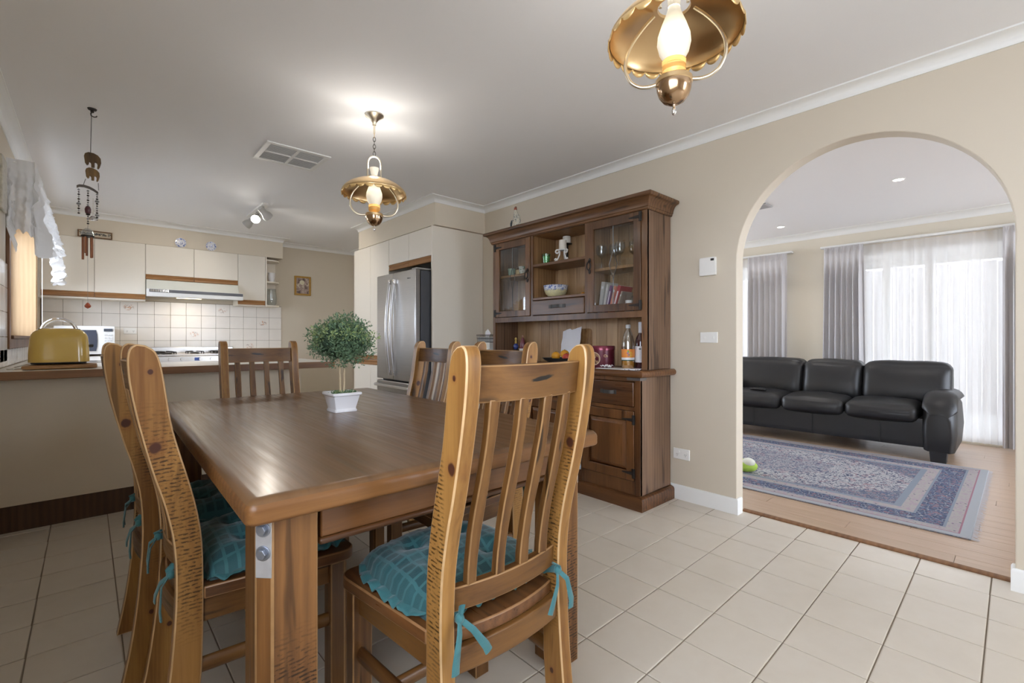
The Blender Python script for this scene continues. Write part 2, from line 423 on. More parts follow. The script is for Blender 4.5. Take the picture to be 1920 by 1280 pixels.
def _plank():
    t = NT('laminate_floor'); v1 = t.coord((26, 1.8, 26)); v2 = t.coord((220, 6, 220))
    f = t.math('ADD', t.math('MULTIPLY', t.noise(v1, 1, 4, .6, .5), .7), t.math('MULTIPLY', t.noise(v2, 1, 2), .3))
    c = t.ramp(f, [(.3, (.40, .275, .185)), (.7, (.52, .375, .265))])
    oi = t.n('ShaderNodeObjectInfo'); c = t.mix(t.mr(oi.outputs['Random'], 0, 1, 0, .25), c, (.43, .31, .21))
    t.set(base=c, rough=.3, spec=.4); return t.m
M['plank'] = _plank()

RUG = (3.52, 5.468, .19, 3.25)
def _rug():
    t = NT('persian_rug'); tc = t.n('ShaderNodeTexCoord'); sp = t.n('ShaderNodeSeparateXYZ'); t.l(tc.outputs['Object'], sp.inputs[0])
    hx, hy = (RUG[1]-RUG[0])/2, (RUG[3]-RUG[2])/2
    dx = t.math('SUBTRACT', hx, t.math('ABSOLUTE', sp.outputs[0])); dy = t.math('SUBTRACT', hy, t.math('ABSOLUTE', sp.outputs[1]))
    d = t.math('MINIMUM', dx, dy)
    v = t.coord((1, 1, 1), rnd=False)
    vo = t.n('ShaderNodeTexVoronoi'); vo.inputs['Scale'].default_value = 27; t.l(v, vo.inputs['Vector'])
    ve = t.n('ShaderNodeTexVoronoi', feature='DISTANCE_TO_EDGE'); ve.inputs['Scale'].default_value = 27; t.l(v, ve.inputs['Vector'])
    nz = t.noise(v, 36, 3, .6, 1.8); nz2 = t.noise(v, 17, 3, .6, 1.2)
    fl = t.mr(vo.outputs['Distance'], .42, .28)
    navy = (.058, .070, .120); pale = (.29, .295, .325); pink = (.30, .17, .19); cream = (.35, .33, .32)
    bord = t.mix(t.mr(ve.outputs['Distance'], .08, .03), navy, pale); bord = t.mix(t.math('MULTIPLY', fl, .8), bord, pink)
    bord = t.mix(t.mr(nz, .51, .55), bord, (.105, .135, .215))
    field = t.mix(t.mr(nz, .515, .555), (.40, .395, .41), (.060, .075, .130))
    field = t.mix(t.math('MULTIPLY', t.mr(nz2, .56, .62), .55), field, pink)
    guard = t.mix(t.mr(t.noise(v, 46, 2, .6, 1), .52, .58), cream, (.34, .27, .32))
    guard = t.mix(t.mr(vo.outputs['Distance'], .22, .12), guard, navy)
    def band(a, b): return t.math('MULTIPLY', t.math('GREATER_THAN', d, a), t.math('LESS_THAN', d, b))
    # medallion with corner pieces
    e = t.n('ShaderNodeVectorMath', operation='LENGTH'); t.l(t.coord((1/.40, 1/.66, 1), rnd=False), e.inputs[0])
    ca = t.mr(t.math('ADD', e.outputs['Value'], t.math('MULTIPLY', nz2, .25)), 1.12, 1.06)
    c = t.mix(t.math('MULTIPLY', ca, .35), field, bord)
    ex = t.n('ShaderNodeVectorMath', operation='LENGTH'); t.l(t.coord((1/.62, 1/1.16, 1), rnd=False), ex.inputs[0])
    c = t.mix(t.math('MULTIPLY', t.mr(ex.outputs['Value'], 1.02, 1.06), .8), c, bord)
    blue = (.22, .25, .30)
    for a, b, col in ((.345, .385, blue), (.275, .345, guard), (.262, .275, blue), (.125, .262, bord), (.112, .125, blue), (.055, .112, guard), (.047, .055, (.30, .16, .20)), (0, .047, (.34, .355, .38))):
        c = t.mix(band(a, b), c, col)
    t.set(base=c, rough=1.0, spec=.1); t.bump(t.noise(v, 500, 1), .3, .002); return t.m
M['rug'] = _rug()

# ------------------------------------------------------------------ SETTING
XW, XL, YB, ZC = 2.972, -.41, 7.0, 2.44
YF, FX, FT = -2.7, 6.75, .10
# floor : slab + laid tiles
fl = link('floor', bpy.data.meshes.new('floor'), None); 
bpy.data.objects.remove(fl)
fl = MB().box(XL-.2, 3.062, YF-.1, YB+.2, -.12, -.004).build('floor', M['grout']); struct(fl, 'beige square ceramic tile floor with brown grout under the dining table', 'floor')
tme = None
c_, s_ = cos(.0072), sin(.0072)
def tilepos(i, j): # integer grid corner -> world
    x = c_*j-s_*i+8.3408; y = s_*j+c_*i+5.3638
    return x*.25, y*.25
def make_tile_mesh():
    g = .0022; h = .125-g; b = .003; k = .0035
    rings = [[(-h, -h, -.004), (h, -h, -.004), (h, h, -.004), (-h, h, -.004)], [(-h, -h, -.0012), (h, -h, -.0012), (h, h, -.0012), (-h, h, -.0012)],
             [(-h+b, -h+b, 0), (h-b, -h+b, 0), (h-b, h-b, 0), (-h+b, h-b, 0)]]
    mb = MB(); mb.loft(rings); me = bpy.data.meshes.new('tile'); me.from_pydata(mb.v, [], mb.f); me.materials.append(M['ftile']); me.update(); return me
tme = make_tile_mesh()
def vis(x, y):
    dz = x*.6756+y*.7373; dr = x*.7373-y*.6756
    if dz < .15: return False
    u = 970+868.5*dr/dz; v = 634.7+868.5*1.1/dz
    return -260 < u < 2180 and v < 1560
cells = []
for i in range(-16, 30):
    for j in range(-12, 6):
        x0, y0 = tilepos(i, j); cx, cy = x0+.125, y0+.125
        if cx < XL-.02 or cx > 3.06 or cy > YB-.1 or cy < YF: continue
        cells.append((cx, cy))
seen = [c for c in cells if vis(*c)]
seen.sort(key=lambda c: c[0]**2+c[1]**2)
near = seen[:300]; rest = [c for c in cells if c not in set(near)]
def clipx(cx):
    return None
for cx, cy in near:
    if cx+.125 > 3.058:   # cut tile against the timber strip
        e = max(.0, 3.058-(cx-.123)); 
        if e < .02: continue
        o = MB().box(cx-.1228, cx-.1228+e-.002, cy-.1228, cy+.1228, -.004, 0).build('tile', M['ftile'], fl, bevel=.0025, seg=1)
        continue
    if cx-.125 < XL:
        o = MB().box(XL, cx+.1228, cy-.1228, cy+.1228, -.004, 0).build('tile', M['ftile'], fl, bevel=.0025, seg=1); continue
    o = bpy.data.objects.new('tile', tme); COL.objects.link(o); o.parent = fl; o.location = (cx, cy, 0); o.rotation_euler = (0, 0, -.0072+.0144*0+.0072*2)
mb = MB()
for cx, cy in rest: mb.box(max(XL, cx-.1228), min(3.05, cx+.1228), cy-.1228, cy+.1228, -.004, 0)
o = mb.build('tiles_remaining', M['ftile'], fl, smooth=0); o['kind'] = 'stuff'

# living floor planks
lf = MB().box(3.062, FX+.2, -2.2, 4.6, -.12, -.010).build('floor', M['grout']); struct(lf, 'pale timber laminate floor of the living room beyond the arch', 'floor')
pw = .128; x = 3.098; r = 0
while x < FX-.01:
    x1 = min(x+pw, FX); y = -2.2+((r*.47) % 1.2)-1.2
    while y < 4.6:
        y0, y1 = max(y, -2.2), min(y+1.21, 4.6)
        if y1-y0 > .02:
            cx, cy = (x+x1)/2, (y0+y1)/2
            o = box('plank', M['plank'], x-cx+.0005, x1-cx-.0005, y0-cy+.0006, y1-cy-.0006, -.009, .0015, lf, bevel=.0012, seg=1); o.location = (cx, cy, 0)
        y += 1.21
    x = x1; r += 1
o = MB().prism([(3.056, 0), (3.056, .006), (3.066, .011), (3.09, .011), (3.098, .003), (3.098, -.009), (3.056, -.009)], 'xz', .023, 1.209).build('trim_1', M['edgewood'])
struct(o, 'brown timber threshold strip between tiles and laminate in the arch', 'threshold')

ce = MB().box(XL-.2, FX+.2, YF-.1, YB+.2, ZC, ZC+.12).build('ceiling', M['ceil']); struct(ce, 'flat white plaster ceiling above dining room, kitchen and lounge', 'ceiling')

# walls
def rectwall(x0, x1, a0, a1, z0, z1, holes, name, mat, label, along='y'):
    """thick wall between x0..x1, running a0..a1, with rectangular holes (a,b,zl,zh)"""
    m = MB(); A = sorted({a0, a1, *[h[0] for h in holes], *[h[1] for h in holes]})
    for p, q in zip(A, A[1:]):
        hs = [h for h in holes if h[0] <= p and q <= h[1]]
        segs = [(z0, z1)]
        for h in hs: segs = [t for s in segs for t in ((s[0], min(s[1], h[2])), (max(s[0], h[3]), s[1])) if t[1] > t[0]+1e-6]
        for (l, h_) in segs:
            if along == 'y': m.box(x0, x1, p, q, l, h_)
            else: m.box(p, q, x0, x1, l, h_)
    o = m.build(name, mat, smooth=0); return struct(o, label, 'wall')
WY0, WY1, WZ0, WZ1 = 4.44, 6.36, 1.10, 2.16
rectwall(XL-.24, XL, YF, YB, 0, ZC, [(WY0, WY1, WZ0, WZ1), (-1.5, .7, .95, 2.15)], 'wall_left', M['wall'], 'beige left wall holding the kitchen window')  # second opening is unseen, added beside the camera for side light
rectwall(YB, YB+.2, XL-.24, 3.2, 0, ZC, [], 'wall_back', M['wall'], 'beige back wall of the kitchen behind the splash tiles', 'x')
rectwall(YF-.2, YF, XL-.24, 3.07, 0, ZC, [(1.7, 2.85, .35, 2.2)], 'wall_rear', M['wall'], 'beige wall behind the viewer with an unseen open gap added for daylight', 'x')  # unglazed gap out of view, sized to bring daylight in from behind
rectwall(FX, FX+.2, -2.2, 4.6, 0, ZC, [(.02, 1.32, .02, 2.14), (2.12, 3.6, .45, 2.14)], 'wall_far', M['wall_l'], 'beige far wall of the lounge behind the sofa and curtains')
rectwall(4.6, 4.8, 3.07, FX, 0, ZC, [(3.3, 6.6, .05, 2.35)], 'wall_lounge_left', M['wall_l'], 'beige end wall of the lounge beyond the arch, with an unseen opening added for light', 'x')  # opening invented to brighten the lounge, never in view
rectwall(-2.4, -2.2, 3.07, FX, 0, ZC, [(4.3, 6.6, .5, 2.3)], 'wall_lounge_right', M['wall_l'], 'beige near end wall of the lounge with an unseen opening added for fill light', 'x')  # unseen opening put in and sized as a fill source for the lounge
# arch wall
AY0, AY1, ASP = .022, 1.212, 1.575
R = (AY1-AY0)/2; cyA = (AY0+AY1)/2
arc = [(cyA+R*cos(a), ASP+R*sin(a)) for a in [pi*k/40 for k in range(41)]]
pts = [(YF, 0), (AY0, 0)]+arc[::-1]+[(AY1, 0), (YB, 0), (YB, ZC), (YF, ZC)]
o = MB().prism(pts, 'yz', XW, XW+FT).build('wall_right', M['wall'], bevel=.004, smooth=30); struct(o, 'beige right wall with a round-headed archway into the lounge', 'wall')

# cornices
def cove(drop=.055, proj=.072):
    p = [(0, ZC-drop), (.006, ZC-drop), (.006, ZC-drop+.004)]
    for k in range(7):
        a = pi/2*k/6; p.append((.006+(proj-.018)*(1-cos(a)), ZC-drop+.006+(drop-.016)*sin(a)))
    p += [(proj-.010, ZC-.009), (proj, ZC-.008), (proj, ZC), (0, ZC)]
    return p
PX, PY0, PY1 = 2.372, 3.74, 5.43   # pantry bulkhead
BKY, BKX = 6.71, 1.88              # kitchen bulkhead
path = [(XW, YF), (XW, PY0), (PX, PY0), (PX, PY1), (XW, PY1), (XW, YB), (BKX, YB), (BKX, BKY), (XL, BKY), (XL, YF)]
o = sweep(path, cove()).build('trim_2', M['white'], smooth=50); struct(o, 'white coved cornice round the dining room and kitchen ceiling', 'cornice')
o = sweep([(FX, 4.6), (FX, -2.2)], [(-a, z) for a, z in cove(.075, .09)]).build('trim_3', M['white'], smooth=50); struct(o, 'white coved cornice along the lounge far wall', 'cornice')
# skirting boards
def skirt(p, name, label, h=.098, t=.014):
    o = sweep(p, [(0, 0), (t, 0), (t, h-.01), (t-.004, h-.002), (t-.007, h), (0, h)]).build(name, M['white'], smooth=30); struct(o, label, 'skirting board')
skirt([(XW+.06, AY1), (XW, AY1), (XW, PY0)], 'baseboard_right', 'white skirting board between sideboard and archway')
skirt([(XW, YF), (XW, AY0), (XW+.06, AY0)], 'baseboard_near', 'white skirting board right of the archway')
skirt([(FX, -2.2), (FX, 0.0)], 'baseboard_far', 'white skirting board right of the lounge sliding door')
skirt([(FX, 1.33), (FX, 4.6)], 'baseboard_lounge', 'white skirting board behind the black sofa')
# outside
o = MB().box(-9, 15, -9, 15, -.3, -.14).build('ground', plain('paving', (.42, .40, .37), .9, var=.1)); struct(o, 'pale paving outside the windows', 'ground')

# ------------------------------------------------------------------ kitchen window (left wall)
wn = bpy.data.objects.new('window_1', None); COL.objects.link(wn); wn.location = (XL, (WY0+WY1)/2, WZ0); struct(wn, 'timber lined kitchen window in the left wall under the white valance', 'window')
t = .022; d0 = XL-.20
box('reveal', M['windowwood'], d0, XL+.012, WY1-t, WY1, WZ0, WZ1, wn, world=True, bevel=.002)
box('reveal', M['windowwood'], d0, XL+.012, WY0, WY0+t, WZ0, WZ1, wn, world=True, bevel=.002)
box('reveal', M['windowwood'], d0, XL+.012, WY0+t, WY1-t, WZ1-t, WZ1, wn, world=True, bevel=.002)
box('sill', M['framewood'], d0, XL+.03, WY0+t, WY1-t, WZ0, WZ0+t, wn, world=True, bevel=.003)
def arch_trim(y0, y1, z0, z1, name='architrave', m='framewood'): box(name, M[m], XL, XL+.018, y0, y1, z0, z1, wn, world=True, bevel=.003)
arch_trim(WY0-.065, WY0, WZ0-.065, WZ1+.065); arch_trim(WY1, WY1+.03, WZ0-.065, WZ1+.065, m='windowwood'); arch_trim(WY0, WY1, WZ1, WZ1+.065); arch_trim(WY0, WY1, WZ0-.065, WZ0)
for a, b in ((WY0+t, (WY0+WY1)/2), ((WY0+WY1)/2, WY1-t)):
    m = MB(); 
    for q in ((a, a+.04, WZ0+t, WZ1-t), (b-.04, b, WZ0+t, WZ1-t), (a+.04, b-.04, WZ0+t, WZ0+t+.04), (a+.04, b-.04, WZ1-t-.04, WZ1-t)): m.box(d0+.01, d0+.045, *q)
    s = m.build('sash', M['framewood'], wn, world=True, bevel=.002)
    MB().box(d0+.024, d0+.03, a+.04, b-.04, WZ0+t+.04, WZ1-t-.04).build('pane', M['pane'], s, world=False).location = (-wn.location.x, -wn.location.y, -wn.location.z)
# valance
vy0, vy1, vx = 4.30, 6.50, -.275
v = thing('valance', 'white sheer frilled valance gathered over the kitchen window', 'curtain', (vx, (vy0+vy1)/2, 2.2))
def valance():
    m = MB(); path = []
    n1, n2 = 22, 240
    for k in range(n1): path.append((XL+.004+(vx-XL-.004)*k/n1, vy0, k/n1*-.1))
    for k in range(n2+1): path.append((vx, vy0+(vy1-vy0)*k/n2, k/n2))
    nz = 34; rings = []; acc = 0
    for i, (x, y, tt) in enumerate(path):
        acc += .0083
        u = max(0, tt)
        # swag hem: deep tails at both ends, high in the middle, two scallops
        drop = .30+.20*abs(cos(pi*u*1.0))**2+.10*abs(cos(pi*u*2))
        if tt < 0: drop = .42+.6*abs(tt)
        col = []
        for j in range(nz+1):
            q = j/nz; z = 2.235-drop*q
            amp = .004+.030*q
            ph = acc*150+3*noise.noise(Vector((acc*9, q*1.2, 0)))
            w_ = sin(ph*.42)*amp+.5*amp*sin(ph*.97+2*q)+.05*q*noise.noise(Vector((acc*5, q*3, 3)))+.030*min(1, q*4)*noise.noise(Vector((acc*14+q*9, q*7-acc*6, 8)))+.012*min(1, q*4)*noise.noise(Vector((acc*40-q*14, q*16+acc*9, 2)))
            if .06 < q < .15: w_ *= .3
            if tt < 0: col.append((x, y-w_*.8, z+.012*sin(ph)*q))
            else: col.append((x+w_+.03*q, y, z+.012*sin(ph)*q))
        rings.append(col)
    return m.loft(rings, closed=False, cap=False)
valance().build('frill', M['valance'], v, world=True, smooth=80)
MB().tube([(XL+.01, vy0+.01, 2.215), (vx-.02, vy0+.012, 2.215), (vx-.012, vy0+.03, 2.215), (vx-.012, vy1-.03, 2.215), (XL+.01, vy1-.01, 2.215)], .008, 8).build('rod', M['white'], v, world=True)
MB().tube([(XL+.055, 6.30, 2.10), (XL+.055, 6.30, 1.16)], .0022, 6).build('pull_cord', M['plastic'], v, world=True)
# small wall ornament beside window
o = MB().rbox((0, 0, 0), (.02, .20, .32), .01, 6).build('wall_ornament', plain('mottled_ceramic', (.50, .46, .36), .3, var=.5, vscale=40, coat=.4)); o.location = (XL+.011, 4.15, 2.03)
tag(o, 'mottled green cream ceramic plaque on the left wall beside valance', 'ornament')
# left splash tiles
sp = MB().box(XL+.0005, XL+.004, 4.00, 6.70, .925, WZ0-.066).box(XL, XL+.004, 4.00, WY0-.066, WZ0-.066, 1.575).build('splashback', M['grout']); sp.parent = bpy.data.objects['wall_left']
for b in range(5):
    z1 = 1.575-.155*b; z0 = max(.927, z1-.152)
    if z1-z0 < .02: continue
    y1 = 4.372
    if z1 < 1.04:
        y1 = 6.69; z1 = 1.032
    while y1 > 4.02:
        y0 = max(4.0, y1-.152)
        o = MB().box(0, .005, 0, y1-y0, 0, z1-z0).build('tile', M['wtile'], sp, bevel=.0015, seg=1); o.location = (XL+.003, y0, z0); y1 -= .155
# ------------------------------------------------------------------ KITCHEN
KX1, KX2, KX3 = .439, .893, 1.352
# bulkhead above wall cupboards
o = MB().box(XL, BKX, BKY, YB, 2.172, ZC).build('wall_bulkhead', M['bulk'], smooth=0); struct(o, 'beige bulkhead above the kitchen wall cupboards', 'bulkhead')
# wall tiles
tb = MB().box(XL, 1.94, YB-.004, YB, .92, 1.545).build('splashback', M['grout']); tb.parent = bpy.data.objects['wall_back']
tx = [.384-.1555*k for k in range(5, 0, -1)]+[.384+.1555*k for k in range(11)]
motifs = {(4, 0), (10, 0), (8, 2), (13, 1), (12, 3), (2, 2)}
for a in range(len(tx)-1):
    for b in range(4):
        x0, x1 = max(XL, tx[a]), tx[a+1]; z1 = 1.541-.1545*b; z0 = max(.925, z1-.1545)
        o = MB().box(-(x1-x0)/2+.0012, (x1-x0)/2-.0012, -.008, 0, -(z1-z0)/2+.0012, (z1-z0)/2-.0012).build('tile', M['wtile2'] if (a, b) in motifs else M['wtile'], tb, bevel=.0015, seg=1)
        o.location = ((x0+x1)/2, YB-.003, (z0+z1)/2)
def wall_cab(name, label, x0, x1, z0, z1, doors, zb, strip, yf=6.70, open_bottom=False):
    t = thing(name, label, 'cabinet', ((x0+x1)/2, (yf+YB)/2, z0))
    box('carcass', M['cream'], x0, x1, yf+.02, YB-.012, z0, z1, t, world=True, bevel=.001)
    xs = [x0+(x1-x0)*k/doors for k in range(doors+1)] if not isinstance(doors, list) else doors
    for a, b in zip(xs, xs[1:]):
        d = box('door', M['cream'], a+.0018, b-.0018, yf, yf+.018, zb, z1-.001, t, world=True, bevel=.0015)
        # moulded timber finger pull along the lower edge
        prof = [(yf+.018, zb-.001), (yf+.001, zb-.001), (yf-.003, zb-.008), (yf+.006, zb-strip*.45), (yf-.002, zb-strip*.72), (yf-.002, zb-strip+.003), (yf+.003, zb-strip), (yf+.018, zb-strip)]
        MB().prism(prof, 'yz', a+.0018, b-.0018).build('pull_rail', M['trimwood'], t, world=True)
    return t
t = wall_cab('wall_cabinet', 'cream two door wall cabinet beside the kitchen window', XL, KX1, 1.525, 2.170, [XL+.02, .012, KX1], 1.600, .058)
wall_cab('wall_cabinet', 'short cream two door cabinet above the range hood', KX1, KX3, 1.77, 2.170, [KX1, KX2, KX3], 1.832, .056)
wall_cab('wall_cabinet', 'narrow cream single door wall cabinet right of the range hood', KX3, 1.665, 1.522, 2.170, [KX3, 1.665], 1.594, .058)
# open end shelves
t = thing('end_shelf', 'cream open end shelf unit with curved shelves on the right of the wall cabinets', 'shelf', (1.76, 6.85, 1.52))
box('side_panel', M['cream'], 1.667, 1.683, 6.70, YB-.012, 1.52, 2.17, t, world=True, bevel=.001)
box('back_panel', M['cream'], 1.683, 1.86, YB-.018, YB-.009, 1.52, 2.17, t, world=True)
for z in (1.525, 1.838, 2.125):
    pts = [(1.683, YB-.018), (1.683, 6.705), (1.74, 6.705)]+[(1.74+.12*sin(a), 6.825-.12*cos(a)) for a in [pi/2*k/8 for k in range(1, 9)]]+[(1.86, YB-.018)]
    MB().prism(pts, 'xy', z, z+.016).build('shelf', M['cream'], t, world=True, bevel=.002)
o = MB().lathe([(.0, 0), (.03, 0), (.038, .03), (.044, .07), (.041, .115), (.046, .125), (.043, .125), (.038, .115), (.040, .07), (.033, .02), (0, .012)], seg=20).build('vase', M['porcelain']); o.location = (1.765, 6.80, 1.8545); tag(o, 'small white pottery vase on the middle end shelf', 'vase')
o = thing('glass_jar', 'tall clear glass jar on the bottom end shelf', 'jar', (1.765, 6.80, 1.5415))
MB().lathe([(0, .003), (.04, .003), (.055, .03), (.062, .09), (.052, .17), (.048, .22), (.051, .225), (.054, .22), (.057, .17), (.067, .09), (.06, .025), (.04, 0), (0, 0)], seg=22).build('body', M['wineglass'], o)
# range hood
t = thing('range_hood', 'white slide-out range hood with dark control strip above the cooker', 'range hood', (.9, 6.75, 1.57))
x0, x1 = KX1+.004, KX3-.004
MB().prism([(YB-.013, 1.769), (6.66, 1.769), (6.645, 1.74), (6.60, 1.66), (6.585, 1.625), (6.585, 1.60), (YB-.013, 1.60)], 'yz', x0, x1).build('body', plain('hood_enamel', (.76, .75, .66), .3, coat=.3), t, world=True, bevel=.006)
box('control_strip', plain('hood_strip', (.10, .10, .11), .3, var=.2), x0+.02, x1+.03, 6.560, 6.57, 1.622, 1.655, t, world=True, bevel=.002)
MB().box(x0-.002, x1+.035, 6.565, 6.66, 1.575, 1.66).build('drawer', M['white'], t, world=True, bevel=.006)
m = MB()
for k in range(14): m.box(x0+.03+.012*k, x0+.036+.012*k, 6.557, 6.561, 1.628, 1.650)
m.build('vent_grille', M['chrome'], t, world=True)
em = NT('hood_lamp').set(base=(1, .9, .7), emit=(1, .85, .6), estr=3).m
box('lamp', em, .72, .96, 6.64, 6.70, 1.572, 1.5755, t, world=True)
ld = bpy.data.lights.new('hood_light', 'AREA'); ld.energy = 1.3; ld.color = (1, .82, .58); ld.size = .24; ld.size_y = .06; ld.shape = 'RECTANGLE'
lo = bpy.data.objects.new('hood_light', ld); COL.objects.link(lo); lo.location = (.84, 6.69, 1.565)
# plates and pictures above
def plate(x, label):
    t = NT('blue_plate'); v = t.coord(rnd=True); ln = t.n('ShaderNodeVectorMath', operation='LENGTH'); t.l(t.coord((1, 0, 1), rnd=False), ln.inputs[0])
    r = ln.outputs['Value']; nz = t.mr(t.noise(v, 55, 3, .6, 1), .48, .54)
    ring = t.math('MULTIPLY', t.math('GREATER_THAN', r, .036), t.math('LESS_THAN', r, .052)); cen = t.math('LESS_THAN', r, .024)
    c = t.mix(t.math('MULTIPLY', t.math('MAXIMUM', ring, t.math('MULTIPLY', cen, .7)), nz), (.80, .80, .84), (.10, .15, .40))
    t.set(base=c, rough=.18, coat=.5)
    o = MB().lathe([(0, 0), (.028, 0), (.052, -.010), (.055, -.010), (.054, -.006), (.03, .004), (0, .004)], axis='y', seg=28).build('plate', t.m); o.location = (x, BKY-.008, 2.2286); tag(o, label, 'plate', 'blue plates on the bulkhead')
plate(.762, 'small blue and white plate on bulkhead, nearer the window'); plate(1.064, 'small blue and white plate on bulkhead, nearer the end shelves')
def picture(name, label, x0, x1, z0, z1, y, fw, fm, art, depth=.018):
    t = thing(name, label, 'picture', ((x0+x1)/2, y, z0))
    m = MB()
    for a in ((x0, x0+fw, z0, z1), (x1-fw, x1, z0, z1), (x0+fw, x1-fw, z0, z0+fw), (x0+fw, x1-fw, z1-fw, z1)): m.box(a[0], a[1], y-depth, y, a[2], a[3])
    m.build('frame', fm, t, world=True, bevel=.004)
    MB().box(x0+fw, x1-fw, y-.008, y-.003, z0+fw, z1-fw).build('print', art, t, world=True)
def art(name, seed, bgc, c1, c2, sc_=14):
    t = NT(name); v = t.coord((1, 1, 1), rnd=False, loc=(seed, seed, seed)); n1 = t.noise(v, sc_, 3, .6, .8)
    c = t.ramp(n1, [(.40, c1), (.47, bgc), (.56, bgc), (.62, c2)]); t.set(base=c, rough=.4); return t.m
t = NT('row_print'); sp_ = t.n('ShaderNodeSeparateXYZ'); v = t.coord((1, 1, 1), rnd=False); t.l(v, sp_.inputs[0])
mid = t.mr(t.math('ABSOLUTE', t.math('SUBTRACT', sp_.outputs[2], .042)), .018, .008)
t.set(base=t.mix(t.math('MULTIPLY', mid, t.mr(t.noise(v, 55, 2), .42, .5)), (.56, .47, .35), (.07, .065, .06)), rough=.4)
picture('framed_picture', 'long narrow wooden framed print standing on the window cabinet', -.118, .156, 2.1735, 2.250, 6.705, .011, wood('frame_brown', (.26, .14, .06), (.12, .06, .025), 'x'), t.m)
gold = plain('gold_frame', (.46, .27, .065), .35, .4, var=.25, vscale=60)
picture('framed_picture', 'gold framed still life with pale flower on the beige kitchen wall', 2.11, 2.335, 1.72, 1.995, YB, .026, gold, art('still_life', 3.7, (.36, .27, .24), (.13, .09, .08), (.62, .56, .44), 16))
ob = MB().sphere((2.215, YB-.009, 1.905), (.034, .003, .034), 14, 8).build('pale_flower', plain('flower_print', (.66, .62, .46), .5, var=.15, vscale=60)); ob.parent = bpy.data.objects['framed_picture.001']; ob.location = tuple(-c for c in ob.parent.location)
def outlet(name, label, plane, c, w_, h_, cat, n=1, switch=False):
    t = thing(name, label, cat, c)
    X = plane == 'x'
    def bx(nm, mat, a0, a1, d0, d1, z0, z1, bv=.001):
        if X: box(nm, mat, -d1, -d0, a0, a1, z0, z1, t, bevel=bv)
        else: box(nm, mat, a0, a1, -d1, -d0, z0, z1, t, bevel=bv)
    bx('plate', M['plastic'], -w_/2, w_/2, 0, .008, -h_/2, h_/2, .003)
    for k in range(n):
        a = -w_*.25+(w_*.5 if n > 1 else w_*.25)*k
        bx('rocker', M['plastic'], a-.006 if switch else a-.018, a+.006 if switch else a-.008, .008, .011, -.010 if switch else .010, .010 if switch else .022)
        if not switch:
            for q in (-.005, .005): bx('pin_hole', M['black'], a+q-.001, a+q+.001, .0078, .0086, -.006, .003, 0)
            bx('pin_hole', M['black'], a-.001, a+.001, .0078, .0086, -.016, -.008, 0)
    return t
outlet('power_outlet', 'white double power point on the kitchen splash tiles', 'y', (.319, YB-.011, 1.19), .115, .072, 'power outlet', 2)
outlet('power_outlet', 'white power point low on wall beside the sideboard', 'x', (XW, 1.577, .311), .118, .073, 'power outlet', 2)
outlet('light_switch', 'white three gang light switch left of the archway', 'x', (XW, 1.386, 1.108), .116, .07, 'light switch', 2, True)
t = thing('alarm_keypad', 'white plastic wall control box with small dark display above light switch', 'control box', (XW, 1.388, 1.57))
MB().rbox((-.014, 0, 0), (.028, .108, .118), .006, 6).build('case', M['plastic'], t); box('display', M['black'], -.0292, -.028, -.046, -.024, .034, .048, t)

# back counter, cooker, microwave
def counter(name, label, x0, x1, y0, y1, z, mat=M['cream']):
    t = thing(name, label, 'counter', ((x0+x1)/2, (y0+y1)/2, 0))
    box('cupboard', mat, x0, x1, y0+.02, y1-.012, .1, z-.04, t, world=True, bevel=.002)
    box('kickboard', M['kick'], x0, x1, y0+.06, y1-.013, 0, .1, t, world=True)
    box('worktop', M['laminate'], x0, x1, y0, y1-.012, z-.04, z, t, world=True, bevel=.004)
counter('kitchen_counter', 'pale back counter carrying the microwave left of the cooker', XL+.009, .44, 6.42, YB, .915)
counter('kitchen_counter', 'pale back counter right of the stainless cooker', 1.35, 1.88, 6.42, YB, .915)
t = thing('cooker', 'wide stainless steel cooker under the range hood', 'cooker', (.895, 6.7, 0))
box('body', M['steel'], .443, 1.347, 6.42, 6.985, .08, .845, t, world=True, bevel=.004)
box('plinth', M['black'], .46, 1.33, 6.46, 6.97, 0, .08, t, world=True)
box('control_panel', M['steel'], .443, 1.347, 6.385, 6.42, .83, .905, t, world=True, bevel=.008)
box('hob', M['steel'], .443, 1.347, 6.40, 6.985, .905, .925, t, world=True, bevel=.006)
box('upstand', M['steel'], .443, 1.347, 6.955, 6.985, .925, 1.0, t, world=True, bevel=.006)
box('oven_door', M['steel'], .46, 1.33, 6.405, 6.42, .25, .80, t, world=True, bevel=.004)
box('display', plain('blue_display', (.05, .10, .35), .3), .855, .905, 6.382, 6.386, .850, .885, t, world=True)
for k in range(7): MB().lathe([(0, -.022), (.015, -.022), (.017, 0), (0, 0)], (.52+.11*k+(.06 if k > 2 else 0), 6.385, .868), axis='y', seg=14).build('knob', M['steel'], t, world=True)
for bx_, by in ((.62, 6.58), (.62, 6.82), (.90, 6.70), (1.17, 6.58), (1.17, 6.82)):
    m = MB(); 
    for a in range(4):
        q = pi/4+a*pi/2; m.tube([(bx_+.11*cos(q), by+.11*sin(q), .926), (bx_+.11*cos(q), by+.11*sin(q), .948), (bx_+.03*cos(q), by+.03*sin(q), .950)], .006, 6)
    m.lathe([(0, 0), (.045, 0), (.045, .01), (.03, .016), (0, .016)], (bx_, by, .925), seg=16); m.build('burner', M['iron'], t, world=True)
t = thing('microwave', 'white microwave oven with dark door window behind the toaster', 'microwave', (-.06, 6.74, .915))
MB().rbox((-.06, 6.74, 1.085), (.47, .40, .30), .015, 6).build('body', M['plastic'], t, world=True)
for sx in (-.24, .12):
    for sy in (6.57, 6.91): MB().lathe([(0, 0), (.015, 0), (.015, .022), (0, .022)], (sx, sy, .915), seg=10).build('foot', M['black'], t, world=True)
